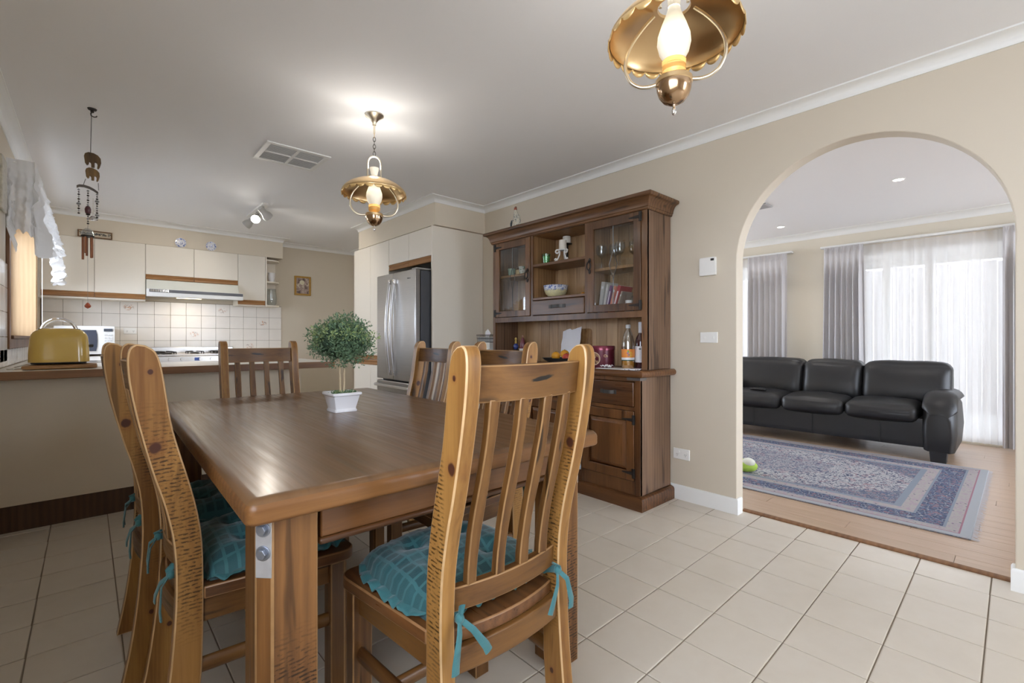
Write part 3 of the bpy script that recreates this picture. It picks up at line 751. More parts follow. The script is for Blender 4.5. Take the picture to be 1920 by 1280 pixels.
MB().prism([(-.27, .97), (.025, .97), (.034, 1.02), (.036, 1.08), (.034, 1.14), (.025, 1.19), (-.27, 1.19)], 'xz', 6.532, 6.542).build('door_window', plain('dark_glass', (.06, .07, .10), .12, coat=.5), t, world=True)
box('display', plain('lcd', (.07, .08, .10), .2), .085, .155, 6.534, 6.542, 1.175, 1.205, t, world=True)
for a in range(3):
    for b in range(4): box('button', plain('button_grey', (.66, .66, .66), .5) if a+b == 0 else bpy.data.materials['button_grey'], .092+.022*a, .108+.022*a, 6.536, 6.542, 1.13-.03*b, 1.145-.03*b, t, world=True, bevel=.001)

# peninsula
t = thing('kitchen_peninsula', 'breakfast bar with beige back panel and dark timber kick between dining and kitchen', 'counter', (.4, 4.05, 0))
box('back_panel', M['penin'], XL+.001, 1.215, 3.872, 3.890, .150, .874, t, world=True, bevel=.001)
box('end_panel', M['penin'], 1.197, 1.215, 3.890, 4.42, .150, .874, t, world=True, bevel=.001)
box('kickboard', M['kick'], XL+.001, 1.20, 3.880, 3.90, 0, .150, t, world=True)
box('cupboard', M['cream'], XL+.001, 1.197, 3.90, 4.40, .1, .874, t, world=True)
box('worktop', M['laminate'], XL+.001, 1.405, 3.715, 4.45, .874, .920, t, world=True, bevel=.002)
box('edge_strip', M['edgewood'], XL+.001, 1.405, 3.699, 3.716, .8735, .9195, t, world=True, bevel=.003)
box('edge_strip', M['trimwood_y'], 1.404, 1.42, 3.699, 4.45, .8735, .9195, t, world=True, bevel=.003)
# sink + tap
t = thing('sink_tap', 'chrome gooseneck mixer tap rising behind the yellow toaster', 'tap', (-.262, 4.62, .92))
p = [(-.262, 4.62, .93), (-.262, 4.62, 1.12)]+[(-.175-.087*cos(a), 4.62, 1.155+.082*sin(a)) for a in [pi*k/14 for k in range(15)]]+[(-.086, 4.62, 1.135)]
MB().tube(p, .011, 12).build('spout', M['chrome'], t, world=True); MB().lathe([(0, 0), (.026, 0), (.026, .03), (.016, .04), (0, .04)], (-.262, 4.62, .92), seg=16).build('base', M['chrome'], t, world=True)
MB().tube([(-.262, 4.62, .96), (-.20, 4.62, 1.0)], .007, 8).build('lever', M['chrome'], t, world=True)
t = thing('sink_bench', 'pale worktop carrying the chrome tap under the window', 'counter', (-.1, 5.4, 0))
box('cupboard', M['cream'], XL+.001, .18, 4.455, 6.41, .1, .875, t, world=True); box('worktop', M['laminate'], XL+.006, .21, 4.452, 6.415, .876, .92, t, world=True)
box('kickboard', M['kick'], XL+.001, .12, 4.455, 6.41, 0, .1, t, world=True)
o = MB(); o.box(-.30, .14, 4.66, 5.1, .9205, .924); o.build('sink_rim', M['steel'], t, world=True, bevel=.001)
# toaster on its board
t = thing('chopping_board', 'wooden chopping board under the yellow toaster', 'chopping board', (-.14, 3.93, .92))
bm_ = MB(); bm_.rbox((0, 0, .0135), (.322, .235, .026), .012, 6); bm_.build('slab', M['board'], t, bevel=0)
t = thing('toaster', 'mustard yellow rounded toaster on chopping board at the peninsula end', 'toaster', (-.147, 3.93, .9470))
ty = plain('mustard_enamel', (.60, .40, .085), .22, var=.03, coat=.6)
def tf(p, u, v_, w_):
    k = max(0, (p.z+.07)/.20); s_ = 1-.10*k**2.2
    return (p.x*s_, p.y*(1-.24*k**2.2), max(p.z, -.068))
MB().rbox((0, 0, .082), (.264, .17, .262), .055, 16, (0, 0, .003), tf).build('body', ty, t)
MB().rbox((0, 0, .010), (.24, .145, .016), .008, 6).build('base', M['black'], t)
for yy in (-.025, .025): box('slot', M['black'], -.09, .09, yy-.011, yy+.011, .2065, .2125, t, bevel=.002)
box('lever', M['black'], .128, .150, -.018, .018, .10, .118, t, bevel=.004)
MB().tube([(-.30, 3.93+.03, .9245), (-.335, 3.87, .926), (-.36, 3.90, .926), (-.35, 4.10, .926), (-.28, 4.03, .95), (-.265, 3.97, .965)], .0035, 6).build('power_cord', M['plastic'], t, world=True)

# pantry wall on the right
o = MB().box(PX, XW, PY0, PY1, 2.176, ZC).build('wall_pantry', M['bulk'], smooth=0); struct(o, 'beige bulkhead above pantry and fridge housing', 'bulkhead')
px = 2.366
t = thing('fridge_housing', 'cream cabinet over the fridge with tall side panel beside the hutch', 'cabinet', (2.65, 4.2, 0))
box('side_panel', M['cream'], px-.004, XW-.003, 3.768, 3.786, 0, 2.172, t, world=True, bevel=.002)
box('carcass', M['cream'], px+.02, XW-.003, 3.788, 4.64, 1.86, 2.170, t, world=True)
def pull(y0, y1, zt, strip, parent):
    prof = [(px+.018, zt-.001), (px+.001, zt-.001), (px-.004, zt-.008), (px+.006, zt-strip*.42), (px-.002, zt-strip*.70), (px-.002, zt-strip+.003), (px+.003, zt-strip), (px+.018, zt-strip)]
    MB().prism(prof, 'xz', y0, y1).build('pull_rail', M['trimwood_y'], parent, world=True)
for a, b in ((3.788, 4.213), (4.216, 4.64)):
    box('door', M['cream'], px, px+.018, a, b, 1.895, 2.168, t, world=True, bevel=.0015); pull(a, b, 1.893, .062, t)
t = thing('pantry_cabinet', 'tall cream pantry cupboard with four doors left of the fridge', 'cabinet', (2.65, 5.1, 0))
box('carcass', M['cream'], px+.02, XW-.003, 4.645, 5.545, .1, 2.170, t, world=True)
box('kickboard', M['kick'], px+.05, XW-.004, 4.647, 5.54, 0, .1, t, world=True)
for a, b in ((4.645, 5.094), (5.097, 5.545)):
    box('door', M['cream'], px, px+.018, a, b, .912, 2.168, t, world=True, bevel=.0015); pull(a, b, .910, .045, t)
    box('door', M['cream'], px, px+.018, a, b, .102, .798, t, world=True, bevel=.0015)
    prof = [(px+.018, .800), (px+.001, .800), (px-.003, .806), (px+.006, .83), (px-.002, .846), (px, .858), (px+.018, .858)]
    MB().prism(prof, 'xz', a, b).build('pull_rail', M['trimwood_y'], t, world=True)
# fridge
t = thing('fridge', 'stainless steel french door fridge in the cream housing', 'fridge', (2.5, 4.22, 0))
ss = NT('brushed_door_steel'); v_ = ss.coord((2, 3, 220)); ss.set(base=ss.mix(ss.noise(v_, 1, 2), (.42, .41, .40), (.50, .49, .475)), metal=1, rough=.30, aniso=.3); ss = ss.m
fx, fy0, fy1 = 2.205, 3.812, 4.595; fm_ = (fy0+fy1)/2+.03
box('body', M['dark'], fx+.065, 2.93, fy0+.004, fy1-.004, .03, 1.745, t, world=True, bevel=.006)
for a, b in ((fy0, fm_-.002), (fm_+.002, fy1)): box('door', ss, fx, fx+.058, a, b, .690, 1.752, t, world=True, bevel=.010, seg=3)
box('freezer_drawer', ss, fx, fx+.058, fy0, fy1, .05, .676, t, world=True, bevel=.010, seg=3)
box('hinge_cover', plain('hinge_grey', (.35, .33, .30), .5), fx+.02, fx+.20, fy0+.01, fy0+.10, 1.752, 1.768, t, world=True, bevel=.006)
for yy in (fm_-.045, fm_+.040):
    p = [(fx-.012, yy, .735+.93*k/16) for k in range(17)]; p = [(fx-.022-.040*sin(pi*k/16), q[1], q[2]) for k, q in enumerate(p)]
    hd = MB().tube(p, .014, 10, flat=(.8, 1.0), up=(1, 0, 0)).build('handle', plain('satin_handle', (.72, .72, .73), .28, 1) if yy < fm_ else bpy.data.materials['satin_handle'], t, world=True)
    for zz in (.738, 1.64): box('handle_mount', M['chrome'], fx-.030, fx, yy-.014, yy+.014, zz-.002, zz+.045, t, world=True, bevel=.004)
MB().tube([(fx-.005, fy0+.03, .63), (fx-.045, fy0+.05, .632), (fx-.045, fy1-.05, .632), (fx-.005, fy1-.03, .63)], .014, 10).build('handle', bpy.data.materials['satin_handle'], t, world=True)
for k, (a, b) in enumerate(((3.945, 3.952), (3.936, 3.942), (3.91, 3.93), (3.895, 3.905))): box('badge', M['black'], fx-.0012, fx+.001, a, b, 1.668, 1.68-.004*(k > 1), t, world=True)
# ------------------------------------------------------------------ DINING TABLE
TZ = .787
table = thing('dining_table', 'large rustic brown timber dining table with thick rounded top and square legs', 'table', (.764, 1.925, 0), -radians(.9))
hw, hl = .535, .935
def top_mesh():
    prof = []; r = .024
    for k in range(9):
        a = -pi/2+pi*.5*k/8; prof.append((r-r*cos(a)*1.0, TZ-.055+.012+.012*sin(a)))
    for k in range(9):
        a = pi/2*k/8; prof.append((r-r*cos(a), TZ-.024+.024*sin(a)))
    rings = []
    for ins, z in prof:
        rc = .022; ring = []
        for cx, cy, a0 in ((hw-rc, hl-rc, 0), (-hw+rc, hl-rc, 90), (-hw+rc, -hl+rc, 180), (hw-rc, -hl+rc, 270)):
            for k in range(5):
                a = radians(a0+90*k/4); rr = max(.002, rc-ins*.6); ring.append((cx+rr*cos(a)-ins*.4*(1 if cx > 0 else -1), cy+rr*sin(a)-ins*.4*(1 if cy > 0 else -1), z))
        rings.append(ring)
    return MB().loft(rings)
tm = top_mesh(); nseg = 20; tm.mi = [1 if (k < len(tm.f)-2 and k//nseg < 12) else 0 for k in range(len(tm.f))]
tm.build('tabletop', [M['top'], M['slab_edge']], table, smooth=45)
for z0, z1, ins, nm in ((.655, TZ-.0535, .075, 'apron'),):
    for s_ in (-1, 1):
        y = s_*(hl-ins); box(nm, M['table_x'], -hw+.16, hw-.16, y-.012, y+.012, z0, z1, table, bevel=.004)
        x = s_*(hw-ins); box(nm, M['table_y'], x-.012, x+.012, -hl+.17, hl-.17, z0, z1, table, bevel=.004)
        y = s_*(hl-ins-.004); box('apron_moulding', M['table_x'], -hw+.155, hw-.155, y-.022, y+.022, .640, .6555, table, bevel=.006)
leg_pl = plain('worn_steel_plate', (.50, .49, .49), .45, .5, var=.2, vscale=30); bolt_m = plain('bolt_steel', (.33, .36, .42), .35, .85, var=.2, vscale=60)
for sx in (-1, 1):
    for sy in (-1, 1):
        L = .118; c = .026; x1, y1 = sx*(hw-.032), sy*(hl-.050)   # outer corner
        x0, y0 = x1-sx*L, y1-sy*L
        pts = [(x0, y0), (x1, y0), (x1, y1-sy*c), (x1-sx*c, y1), (x0, y1)]
        if sx*sy < 0: pts = pts[::-1]
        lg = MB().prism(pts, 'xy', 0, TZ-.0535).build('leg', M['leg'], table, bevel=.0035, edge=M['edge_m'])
        # chamfer bolt plate and two bolts
        n = Vector((sx, sy, 0)).normalized(); ctr = Vector((x1-sx*c/2, y1-sy*c/2, 0)); tn = Vector((-n.y, n.x, 0))
        Mx = Matrix((( *tn, 0), (0, 0, 1, 0), (*n, 0), (0, 0, 0, 1))).transposed()  # local x=tn, y=z, z=n
        Mx = Matrix.Translation(ctr) @ Matrix(((tn.x, 0, n.x, 0), (tn.y, 0, n.y, 0), (0, 1, 0, 0), (0, 0, 0, 1)))
        m = MB().box(-.0172, .0172, .605, TZ-.056, -.0015, .0012); m.xf(Mx); m.build('bolt_plate', leg_pl, lg, bevel=.001)
        for z in (.657, .706):
            m = MB().lathe([(0, -.001), (.0155, -.001), (.0155, .004), (0, .004)], (0, z, 0), seg=20); k0 = len(m.v)
            m.prism([(.0105*cos(pi*k/3), z+.0105*sin(pi*k/3)) for k in range(6)], 'xy', .004, .012); m.xf(Mx); m.build('bolt', bolt_m, lg, bevel=.001)

# ------------------------------------------------------------------ DINING CHAIRS (local: +y is the front, z up)
FRONT = [(-.050, 0), (-.020, .10), (-.004, .22), (0, .38), (0, .51), (-.003, .595), (-.014, .67), (-.031, .745), (-.050, .816), (-.067, .89), (-.078, .975), (-.084, 1.02), (-.090, 1.05), (-.099, 1.072), (-.117, 1.084)]
REAR = [(-.134, 1.087), (-.146, 1.079), (-.151, 1.06), (-.151, 1.03), (-.146, .98), (-.133, .905), (-.117, .83), (-.101, .762), (-.087, .715), (-.074, .66), (-.063, .60), (-.058, .53), (-.058, .445), (-.062, .365), (-.071, .25), (-.087, .12), (-.110, 0)]
def interp(tab, z):
    t_ = sorted((b, a) for a, b in tab)
    for (z0, a0), (z1, a1) in zip(t_, t_[1:]):
        if z0 <= z <= z1: return a0+(a1-a0)*(z-z0)/(z1-z0+1e-9)
    return t_[-1][1] if z > t_[-1][0] else t_[0][1]
def midy(z): return (interp(FRONT, z)+interp(REAR, z))/2
def smoothpoly(pts, it=1):
    for _ in range(it):
        q = [pts[0]]
        for a, b in zip(pts, pts[1:]): q += [(a[0]*.75+b[0]*.25, a[1]*.75+b[1]*.25), (a[0]*.25+b[0]*.75, a[1]*.25+b[1]*.75)]
        pts = q+[pts[-1]]
    return pts
def bowed(x0, x1, zb, zt, yb, yt, bow, th, n=14):
    rings = []
    for k in range(n+1):
        x = x0+(x1-x0)*k/n; q = bow*(1-((2*k/n-1)**2))
        rings.append([(x, yb-q-th/2, zb), (x, yb-q+th/2, zb), (x, yt-q+th/2, zt), (x, yt-q-th/2, zt)])
    return MB().loft(rings)
def make_chair(label):
    t = thing('dining_chair', label, 'chair', group='wooden dining chairs round the table')
    prof = smoothpoly(FRONT)+smoothpoly(REAR)
    for s_ in (-1, 1):
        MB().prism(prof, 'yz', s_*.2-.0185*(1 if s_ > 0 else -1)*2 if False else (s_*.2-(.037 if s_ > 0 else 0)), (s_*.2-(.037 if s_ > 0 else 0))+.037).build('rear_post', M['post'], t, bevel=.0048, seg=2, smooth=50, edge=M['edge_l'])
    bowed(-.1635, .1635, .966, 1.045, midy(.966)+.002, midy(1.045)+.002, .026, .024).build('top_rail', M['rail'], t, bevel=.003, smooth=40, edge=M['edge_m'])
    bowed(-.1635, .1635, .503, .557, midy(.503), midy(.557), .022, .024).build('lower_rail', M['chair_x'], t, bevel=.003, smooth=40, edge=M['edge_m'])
    for x in (-.1125, -.0375, .0375, .1125):
        rings = []; q = 1-(x/.1635)**2
        for k in range(15):
            z = .552+(.972-.552)*k/14; y = midy(z)-(.022+.004*k/14)*q; wv = .0135+.0010*sin(z*22+x*70)
            rings.append([(x-wv, y-.010, z), (x+wv, y-.010, z), (x+wv, y+.010, z), (x-wv, y+.010, z)])
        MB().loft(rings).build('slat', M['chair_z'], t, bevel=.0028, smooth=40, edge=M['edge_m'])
    pts = [(.199, .0), (.239, .335)]+[(.199+.040*cos(a), .347+.040*sin(a)) for a in [pi/2*k/6 for k in range(7)]]
    pts += [(-x, y) for x, y in pts[::-1]]
    back = [(-.160, .0), (-.160, -.035)]+[(-.16+.32*k/12, -.035-.024*(1-(2*k/12-1)**2)) for k in range(1, 12)]+[(.160, -.035), (.160, 0)]
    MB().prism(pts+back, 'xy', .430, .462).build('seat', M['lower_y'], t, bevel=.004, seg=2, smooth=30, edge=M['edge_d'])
    bowed(-.1635, .1635, .372, .4295, -.042, -.042, .016, .024).build('apron', M['chair_x'], t, bevel=.003, smooth=40)
    for s_ in (-1, 1):
        pp = [(s_*.184, -.004), (s_*.214, .315), (s_*.194, .315), (s_*.162, -.004)]
        if s_ < 0: pp = pp[::-1]
        MB().prism(pp, 'xy', .366, .4295).build('apron', M['chair_y'], t, bevel=.003)
    box('apron', M['chair_x'], -.178, .178, .330, .352, .366, .4295, t, bevel=.003)
    for s_ in (-1, 1):
        x0, x1 = s_*.176, s_*.230; y0, y1 = .312, .364; c = .010
        pts_ = [(x0, y0), (x1, y0), (x1, y1-c), (x1-s_*c, y1), (x0, y1)]
        if s_ < 0: pts_ = pts_[::-1]
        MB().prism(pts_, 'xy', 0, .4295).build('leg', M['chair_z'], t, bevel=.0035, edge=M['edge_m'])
        p0, p1 = Vector((s_*.182, -.045, .258)), Vector((s_*.208, .325, .258))
        MB().tube([p0, p0.lerp(p1, .5), p1], .0165, 10, flat=(1.25, .75), up=(0, 0, 1)).build('stretcher', M['chair_y'], t, smooth=60)
    MB().tube([(-.195, .15, .258), (0, .15, .258), (.195, .15, .258)], .015, 10, flat=(1.2, .75), up=(0, 0, 1)).build('stretcher', M['chair_x'], t, smooth=60)
    return t
chairs = [((.735, .880), 0, 'dining chair nearest the viewer, its slatted back turned to the viewer, teal cushion'),
          ((.210, 1.620), -90, 'left side dining chair seen edge-on, nearer of two beside the window wall'),
          ((.174, 2.100), -90, 'left side dining chair, farther of two, half hidden behind the edge-on one'),
          ((1.312, 1.660), 90, 'right side dining chair, nearer the front, in front of the sideboard'),
          ((1.325, 2.260), 90, 'right side dining chair farther back, in front of the fridge'),
          ((.712, 2.865), 180, 'dining chair at the far end of table facing viewer, before the peninsula')]
c0 = make_chair(chairs[0][2])
CH = []
for k, (p, rz, lab) in enumerate(chairs):
    if k == 0: c0.location = (*p, 0); c0.rotation_euler = (0, 0, radians(rz)); CH.append(c0)
    else: CH.append(dup(c0, (*p, 0), radians(rz), lab))
# seat cushions
def cushion(label):
    t = thing('seat_cushion', label, 'cushion', group='teal tie-on seat cushions')
    n = 40; vs = []; fs = []
    hx, hy = .196, .192; c = (0, .195)
    tufts = [(-.075, -.07), (.075, -.07), (-.075, .075), (.075, .075)]
    def hgt(u, v):  # u,v in -1..1
        e = (1-abs(u)**3.2)*(1-abs(v)**3.2); h = .074*max(e, 0)**.40
        for a, b in tufts:
            d = sqrt((u*hx-a)**2+(v*hy-b)**2); h -= .034*math.exp(-(d/.026)**2)+.014*math.exp(-(d/.06)**2)
        h += .0055*noise.noise(Vector((u*4.2, v*4.2, 1.3)))+.003*noise.noise(Vector((u*11, v*11, 4)))
        return max(h, .004)
    def plan(u, v):
        k = .93+.07*(1-min(abs(u), abs(v))); return c[0]+u*hx*(k if abs(v) > .5 else 1), c[1]+v*hy*(k if abs(u) > .5 else 1)
    def grid(top):
        b = len(vs)
        for j in range(n+1):
            for i in range(n+1):
                u, v = -1+2*i/n, -1+2*j/n; x, y = plan(u, v)
                vs.append((x, y, .4655+(.004+hgt(u, v) if top else .001*(1-max(abs(u), abs(v))))))
        for j in range(n):
            for i in range(n):
                q = [b+j*(n+1)+i, b+j*(n+1)+i+1, b+(j+1)*(n+1)+i+1, b+(j+1)*(n+1)+i]; fs.append(q if top else q[::-1])
    grid(True); grid(False)
    MB().add(vs, fs).build('pad', M['teal'], t, smooth=80)
    # ruffle
    ring = []; N = 220
    for k in range(N):
        a = 2*pi*k/N; ca, sa = cos(a), sin(a); q = (abs(ca)**6+abs(sa)**6)**(-1/6); u, v = ca*q, sa*q
        u, v = max(-1, min(1, u)), max(-1, min(1, v)); x, y = plan(u, v); L = sqrt(u*u+v*v); du, dv = u/L, v/L
        row = []
        for m_ in range(4):
            f = m_/3; wv = sin(k*2*pi/8.3+4.5*noise.noise(Vector((k*.09, 0, 0))))*(.55+1.0*noise.noise(Vector((k*.21, 5, 0))))
            row.append((x+du*(.036*f-.012), y+dv*(.036*f-.012)*(1 if v > -.85 else .55), .4685+.010*(1-f)+.0135*f*wv+.005*f))
        ring.append(row)
    MB().loft(ring, closed=False, cap=False, loop=True).build('ruffle', M['teal2'], t, smooth=80, solid=.0012)
    for s_ in (-1, 1):
        x = s_*.168; kx, ky, kz = s_*.155, -.062, .535-.035
        m = MB()
        m.tube([(x*.95, -.005, .476), (s_*.160, -.018, .485), (s_*.158, -.050, .497), (kx, ky, kz)], .006, 8, flat=(1.6, .5), up=(0, 0, 1))
        m.tube([(kx-s_*.012, ky+.006, kz+.02), (kx+s_*.0, ky-.006, kz+.012), (kx, ky, kz)], .0055, 8, flat=(1.5, .5), up=(0, 1, 0))
        m.sphere((kx, ky-.002, kz), (.011, .010, .012), 10, 6)
        m.tube([(kx, ky-.002, kz), (kx+s_*.014, ky-.022, kz-.020), (kx+s_*.026, ky-.026, kz-.075), (kx+s_*.026, ky-.024, kz-.098)], [.005, .006, .008, .0085], 8, flat=(.35, 1.2), up=(0, 1, 0))
        m.tube([(kx, ky-.002, kz), (kx-s_*.022, ky-.022, kz-.024), (kx-s_*.050, ky-.030, kz-.066), (kx-s_*.058, ky-.030, kz-.082)], [.005, .006, .008, .0085], 8, flat=(.35, 1.2), up=(0, 1, 0))
        m.build('tie', M['teal2'], t, smooth=60)
    return t
q0 = cushion('teal check cushion on the chair nearest the viewer')
labs = ['', 'teal cushion tied to edge-on chair beside the window wall', 'teal cushion tied to the farther left side chair', 'teal cushion on the nearer right side chair before the sideboard', 'teal cushion on the right side chair before the fridge']
for k in range(5):
    o = q0 if k == 0 else dup(q0, (0, 0, 0), 0, labs[k])
    o.location = CH[k].location; o.rotation_euler = CH[k].rotation_euler

# ------------------------------------------------------------------ TOPIARY ON THE TABLE
t = thing('potted_tree', 'small round topiary tree in square white pot on the table', 'plant', (.797, 1.997, TZ+.0005))
def sq(h, z, ry=1.0):
    r = .008; out = []
    for sx, sy, a0 in ((1, 1, 0), (-1, 1, 90), (-1, -1, 180), (1, -1, 270)):
        for k in range(3):
            a = radians(a0+45*k); out.append((sx*(h-r)+r*cos(a), sy*(h*ry-r)+r*sin(a), z))
    return out
pr = [(.048, 0), (.049, .006), (.046, .012), (.0455, .016), (.0565, .066), (.057, .068), (.0635, .073), (.0635, .081), (.0605, .083), (.0565, .081), (.053, .062), (.042, .060)]
MB().loft([sq(h, z, 1.06) for h, z in pr]).build('pot', M['porcelain'], t, smooth=40)
MB().prism([(-.05, -.05), (.05, -.05), (.05, .05), (-.05, .05)], 'xy', .058, .066).build('soil', plain('potting_soil', (.05, .035, .02), .95), t)
stem = plain('pale_bark', (.56, .44, .28), .75, var=.2, vscale=90)
rot = radians(20)
for dx, dy, ex in ((-.006, .002, -.008), (.008, -.002, .004)):
    MB().tube([(dx, dy, .06), (dx*1.1, dy, .12), (dx+ex*.4, dy, .2), (ex, dy, .30)], [.0052, .0046, .0042, .004], 8).build('stem', stem, t)
def leafmat(name, a, b):
    t_ = NT(name); v = t_.coord((1, 1, 1), rnd=False); f = t_.noise(v, 55, 2); t_.set(base=t_.ramp(f, [(.32, a), (.68, b)]), rough=.45, spec=.4); return t_.m
lmat = [leafmat('leaf_dark', (.075, .145, .085), (.19, .29, .16)), leafmat('leaf_light', (.20, .31, .12), (.40, .48, .21))]
def leaves(cl, count, size, rnd):
    m = MB()
    for _ in range(count):
        (cx, cy, cz, r, li) = rnd.choice(cl)
        d = Vector((rnd.gauss(0, 1), rnd.gauss(0, 1), rnd.gauss(0, 1))).normalized(); q = r*(rnd.random()**.4)
        p = Vector((cx, cy, cz))+d*q; ax = (d+Vector((rnd.uniform(-.7, .7), rnd.uniform(-.7, .7), rnd.uniform(-.3, .9)))).normalized()
        s_ = ax.cross(Vector((rnd.uniform(-1, 1), rnd.uniform(-1, 1), rnd.uniform(-1, 1)))).normalized(); nn = ax.cross(s_)
        L = size*rnd.uniform(.7, 1.25); W = L*.24
        m.cur = li
        m.add([p, p+ax*L*.5+s_*W+nn*.0012, p+ax*L, p+ax*L*.5-s_*W+nn*.0012], [(0, 1, 2), (0, 2, 3)])
    m.cur = 0
    return m
rn = random.Random(3); cl = []
for k in range(230):
    d = Vector((rn.gauss(0, 1), rn.gauss(0, 1), rn.gauss(0, 1))).normalized(); q = rn.uniform(.55, 1.06)
    p = Vector((d.x*.121*q, d.y*.120*q, .303+d.z*.100*q)); 
    if p.z < .215+.02*rn.random() and abs(p.x) < .03: continue
    light = 1 if (rn.random() < .32 and (d.z > -.1)) else 0
    cl.append((p.x, p.y, p.z, rn.uniform(.018, .034), light))
f = leaves(cl, 8200, .0135, rn).build('foliage', lmat, t, smooth=0); f['kind'] = 'stuff'
cl = [(rn.uniform(-.042, .042), rn.uniform(-.042, .042), .072, .014, rn.random() < .4) for _ in range(40)]
f = leaves(cl, 900, .009, rn).build('moss', lmat, t, smooth=0); f['kind'] = 'stuff'
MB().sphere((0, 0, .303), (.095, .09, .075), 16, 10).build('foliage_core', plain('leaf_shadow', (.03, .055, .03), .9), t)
# ------------------------------------------------------------------ SIDEBOARD (lower) and HUTCH (upper)
HY0, HY1 = 1.652, 3.225; LX, UX, BX = 2.579, 2.660, XW-.016
sb = thing('sideboard', 'dark stained timber sideboard base with drawers, panelled doors and iron hinges', 'sideboard', (2.77, 2.44, 0))
CT = .893
def sbox(name, mat, *a, bevel=.002, parent=None, seg=2): return box(name, M[mat] if isinstance(mat, str) else mat, *a, parent or sb, world=True, bevel=bevel, seg=seg)
sbox('side_panel', 'hutch_side', LX+.003, BX, HY0, HY0+.022, .088, CT-.042)
sbox('side_panel', 'hutch_side', LX+.003, BX, HY1-.022, HY1, .088, CT-.042)
sbox('back_panel', 'hutch_in', BX-.012, BX, HY0+.022, HY1-.022, .088, CT-.042)
sbox('bottom_panel', 'hutch_in', LX+.03, BX-.012, HY0+.022, HY1-.022, .088, .11)
# plinth with rounded top, round three sides
pp = [(0, 0), (.030, 0), (.030, .066), (.026, .078), (.014, .085), (0, .087)]
sweep([(BX, HY0), (LX+.004, HY0), (LX+.004, HY1), (BX, HY1)], [(a, z) for a, z in pp]).build('plinth', M['lower_y'], sb, world=True, smooth=40)
# top slab
m = sweep([(BX, HY0-.004), (LX-.008, HY0-.004), (LX-.008, HY1+.004), (BX, HY1+.004)], [(-.2, CT-.042), (.026, CT-.042), (.036, CT-.034), (.039, CT-.022), (.036, CT-.010), (.026, CT-.001), (.02, CT), (-.2, CT)])
m.box(LX+.15, BX, HY0+.15, HY1-.15, CT-.0419, CT-.0001)
m.build('top', M['lower_y'], sb, world=True, smooth=40)
ycols = [HY0+.041, 2.130, 2.160, 2.715, 2.745, HY1-.041]
m = MB()
for a, b in ((HY0, ycols[0]), (ycols[1], ycols[2]), (ycols[3], ycols[4]), (ycols[5], HY1)): m.box(LX, LX+.022, a, b, .088, CT-.042)
for z0, z1 in ((.088, .175), (.632, .656), (.822, CT-.042)): 
    for a, b in ((ycols[0], ycols[1]), (ycols[2], ycols[3]), (ycols[4], ycols[5])): m.box(LX+.001, LX+.021, a, b, z0, z1)
m.build('face_frame', M['lower_z'], sb, world=True, smooth=0)
def strap(yh, z, d, x, parent, h=.062):
    m = MB(); m.box(x-.005, x+.001, yh-.011, yh+.011, z-h/2, z+h/2)
    m.prism([(yh, z-.012), (yh+d*.085, z-.004), (yh+d*.09, z), (yh+d*.085, z+.004), (yh, z+.012)], 'yz', x-.004, x+.0005)
    for k in (-1, 1): m.lathe([(0, -.003), (.0035, -.002), (.004, 0)], (x-.005, yh, z+k*h*.3), axis='x', seg=8)
    m.tube([(x-.005, yh, z-h/2), (x-.005, yh, z+h/2)], .004, 8)
    m.build('hinge', M['iron'], parent, world=True)
def barpull(y, z, x, parent, L=.13):
    m = MB(); n = 10; rings = []
    for k in range(n+1):
        t_ = -1+2*k/n; yy = y+t_*L*.36; xx = x-.022*(1-t_**4); rings.append([(xx-.003, yy, z-.012), (xx+.003, yy, z-.012), (xx+.003, yy, z+.012), (xx-.003, yy, z+.012)])
    m.loft(rings)
    for k in (-1, 1): m.box(x-.004, x+.001, y+k*L*.36-.003 if k > 0 else y-L*.5, y+L*.5 if k > 0 else y-L*.36+.003, z-.013, z+.013)
    m.build('handle', plain('pewter_handle', (.07, .066, .062), .5, .5, var=.2, vscale=50) if 'pewter_handle' not in bpy.data.materials else bpy.data.materials['pewter_handle'], parent, world=True)
def ringpull(y, z, x, parent):
    m = MB(); m.tube([(x-.016, y+.017*cos(a), z+.028*sin(a)) for a in [2*pi*k/18 for k in range(18)]], .0048, 8, closed=True)
    m.prism([(y-.010, z+.03), (y+.010, z+.03), (y+.008, z+.05), (y, z+.058), (y-.008, z+.05)], 'yz', x-.006, x+.0005); m.prism([(y-.010, z-.03), (y-.008, z-.05), (y, z-.058), (y+.008, z-.05), (y+.010, z-.03)], 'yz', x-.006, x+.0005)
    m.lathe([(0, -.018), (.006, -.018), (.006, 0), (0, 0)], (x, y, z+.034), axis='x', seg=10)
    m.build('handle', M['iron'], parent, world=True)
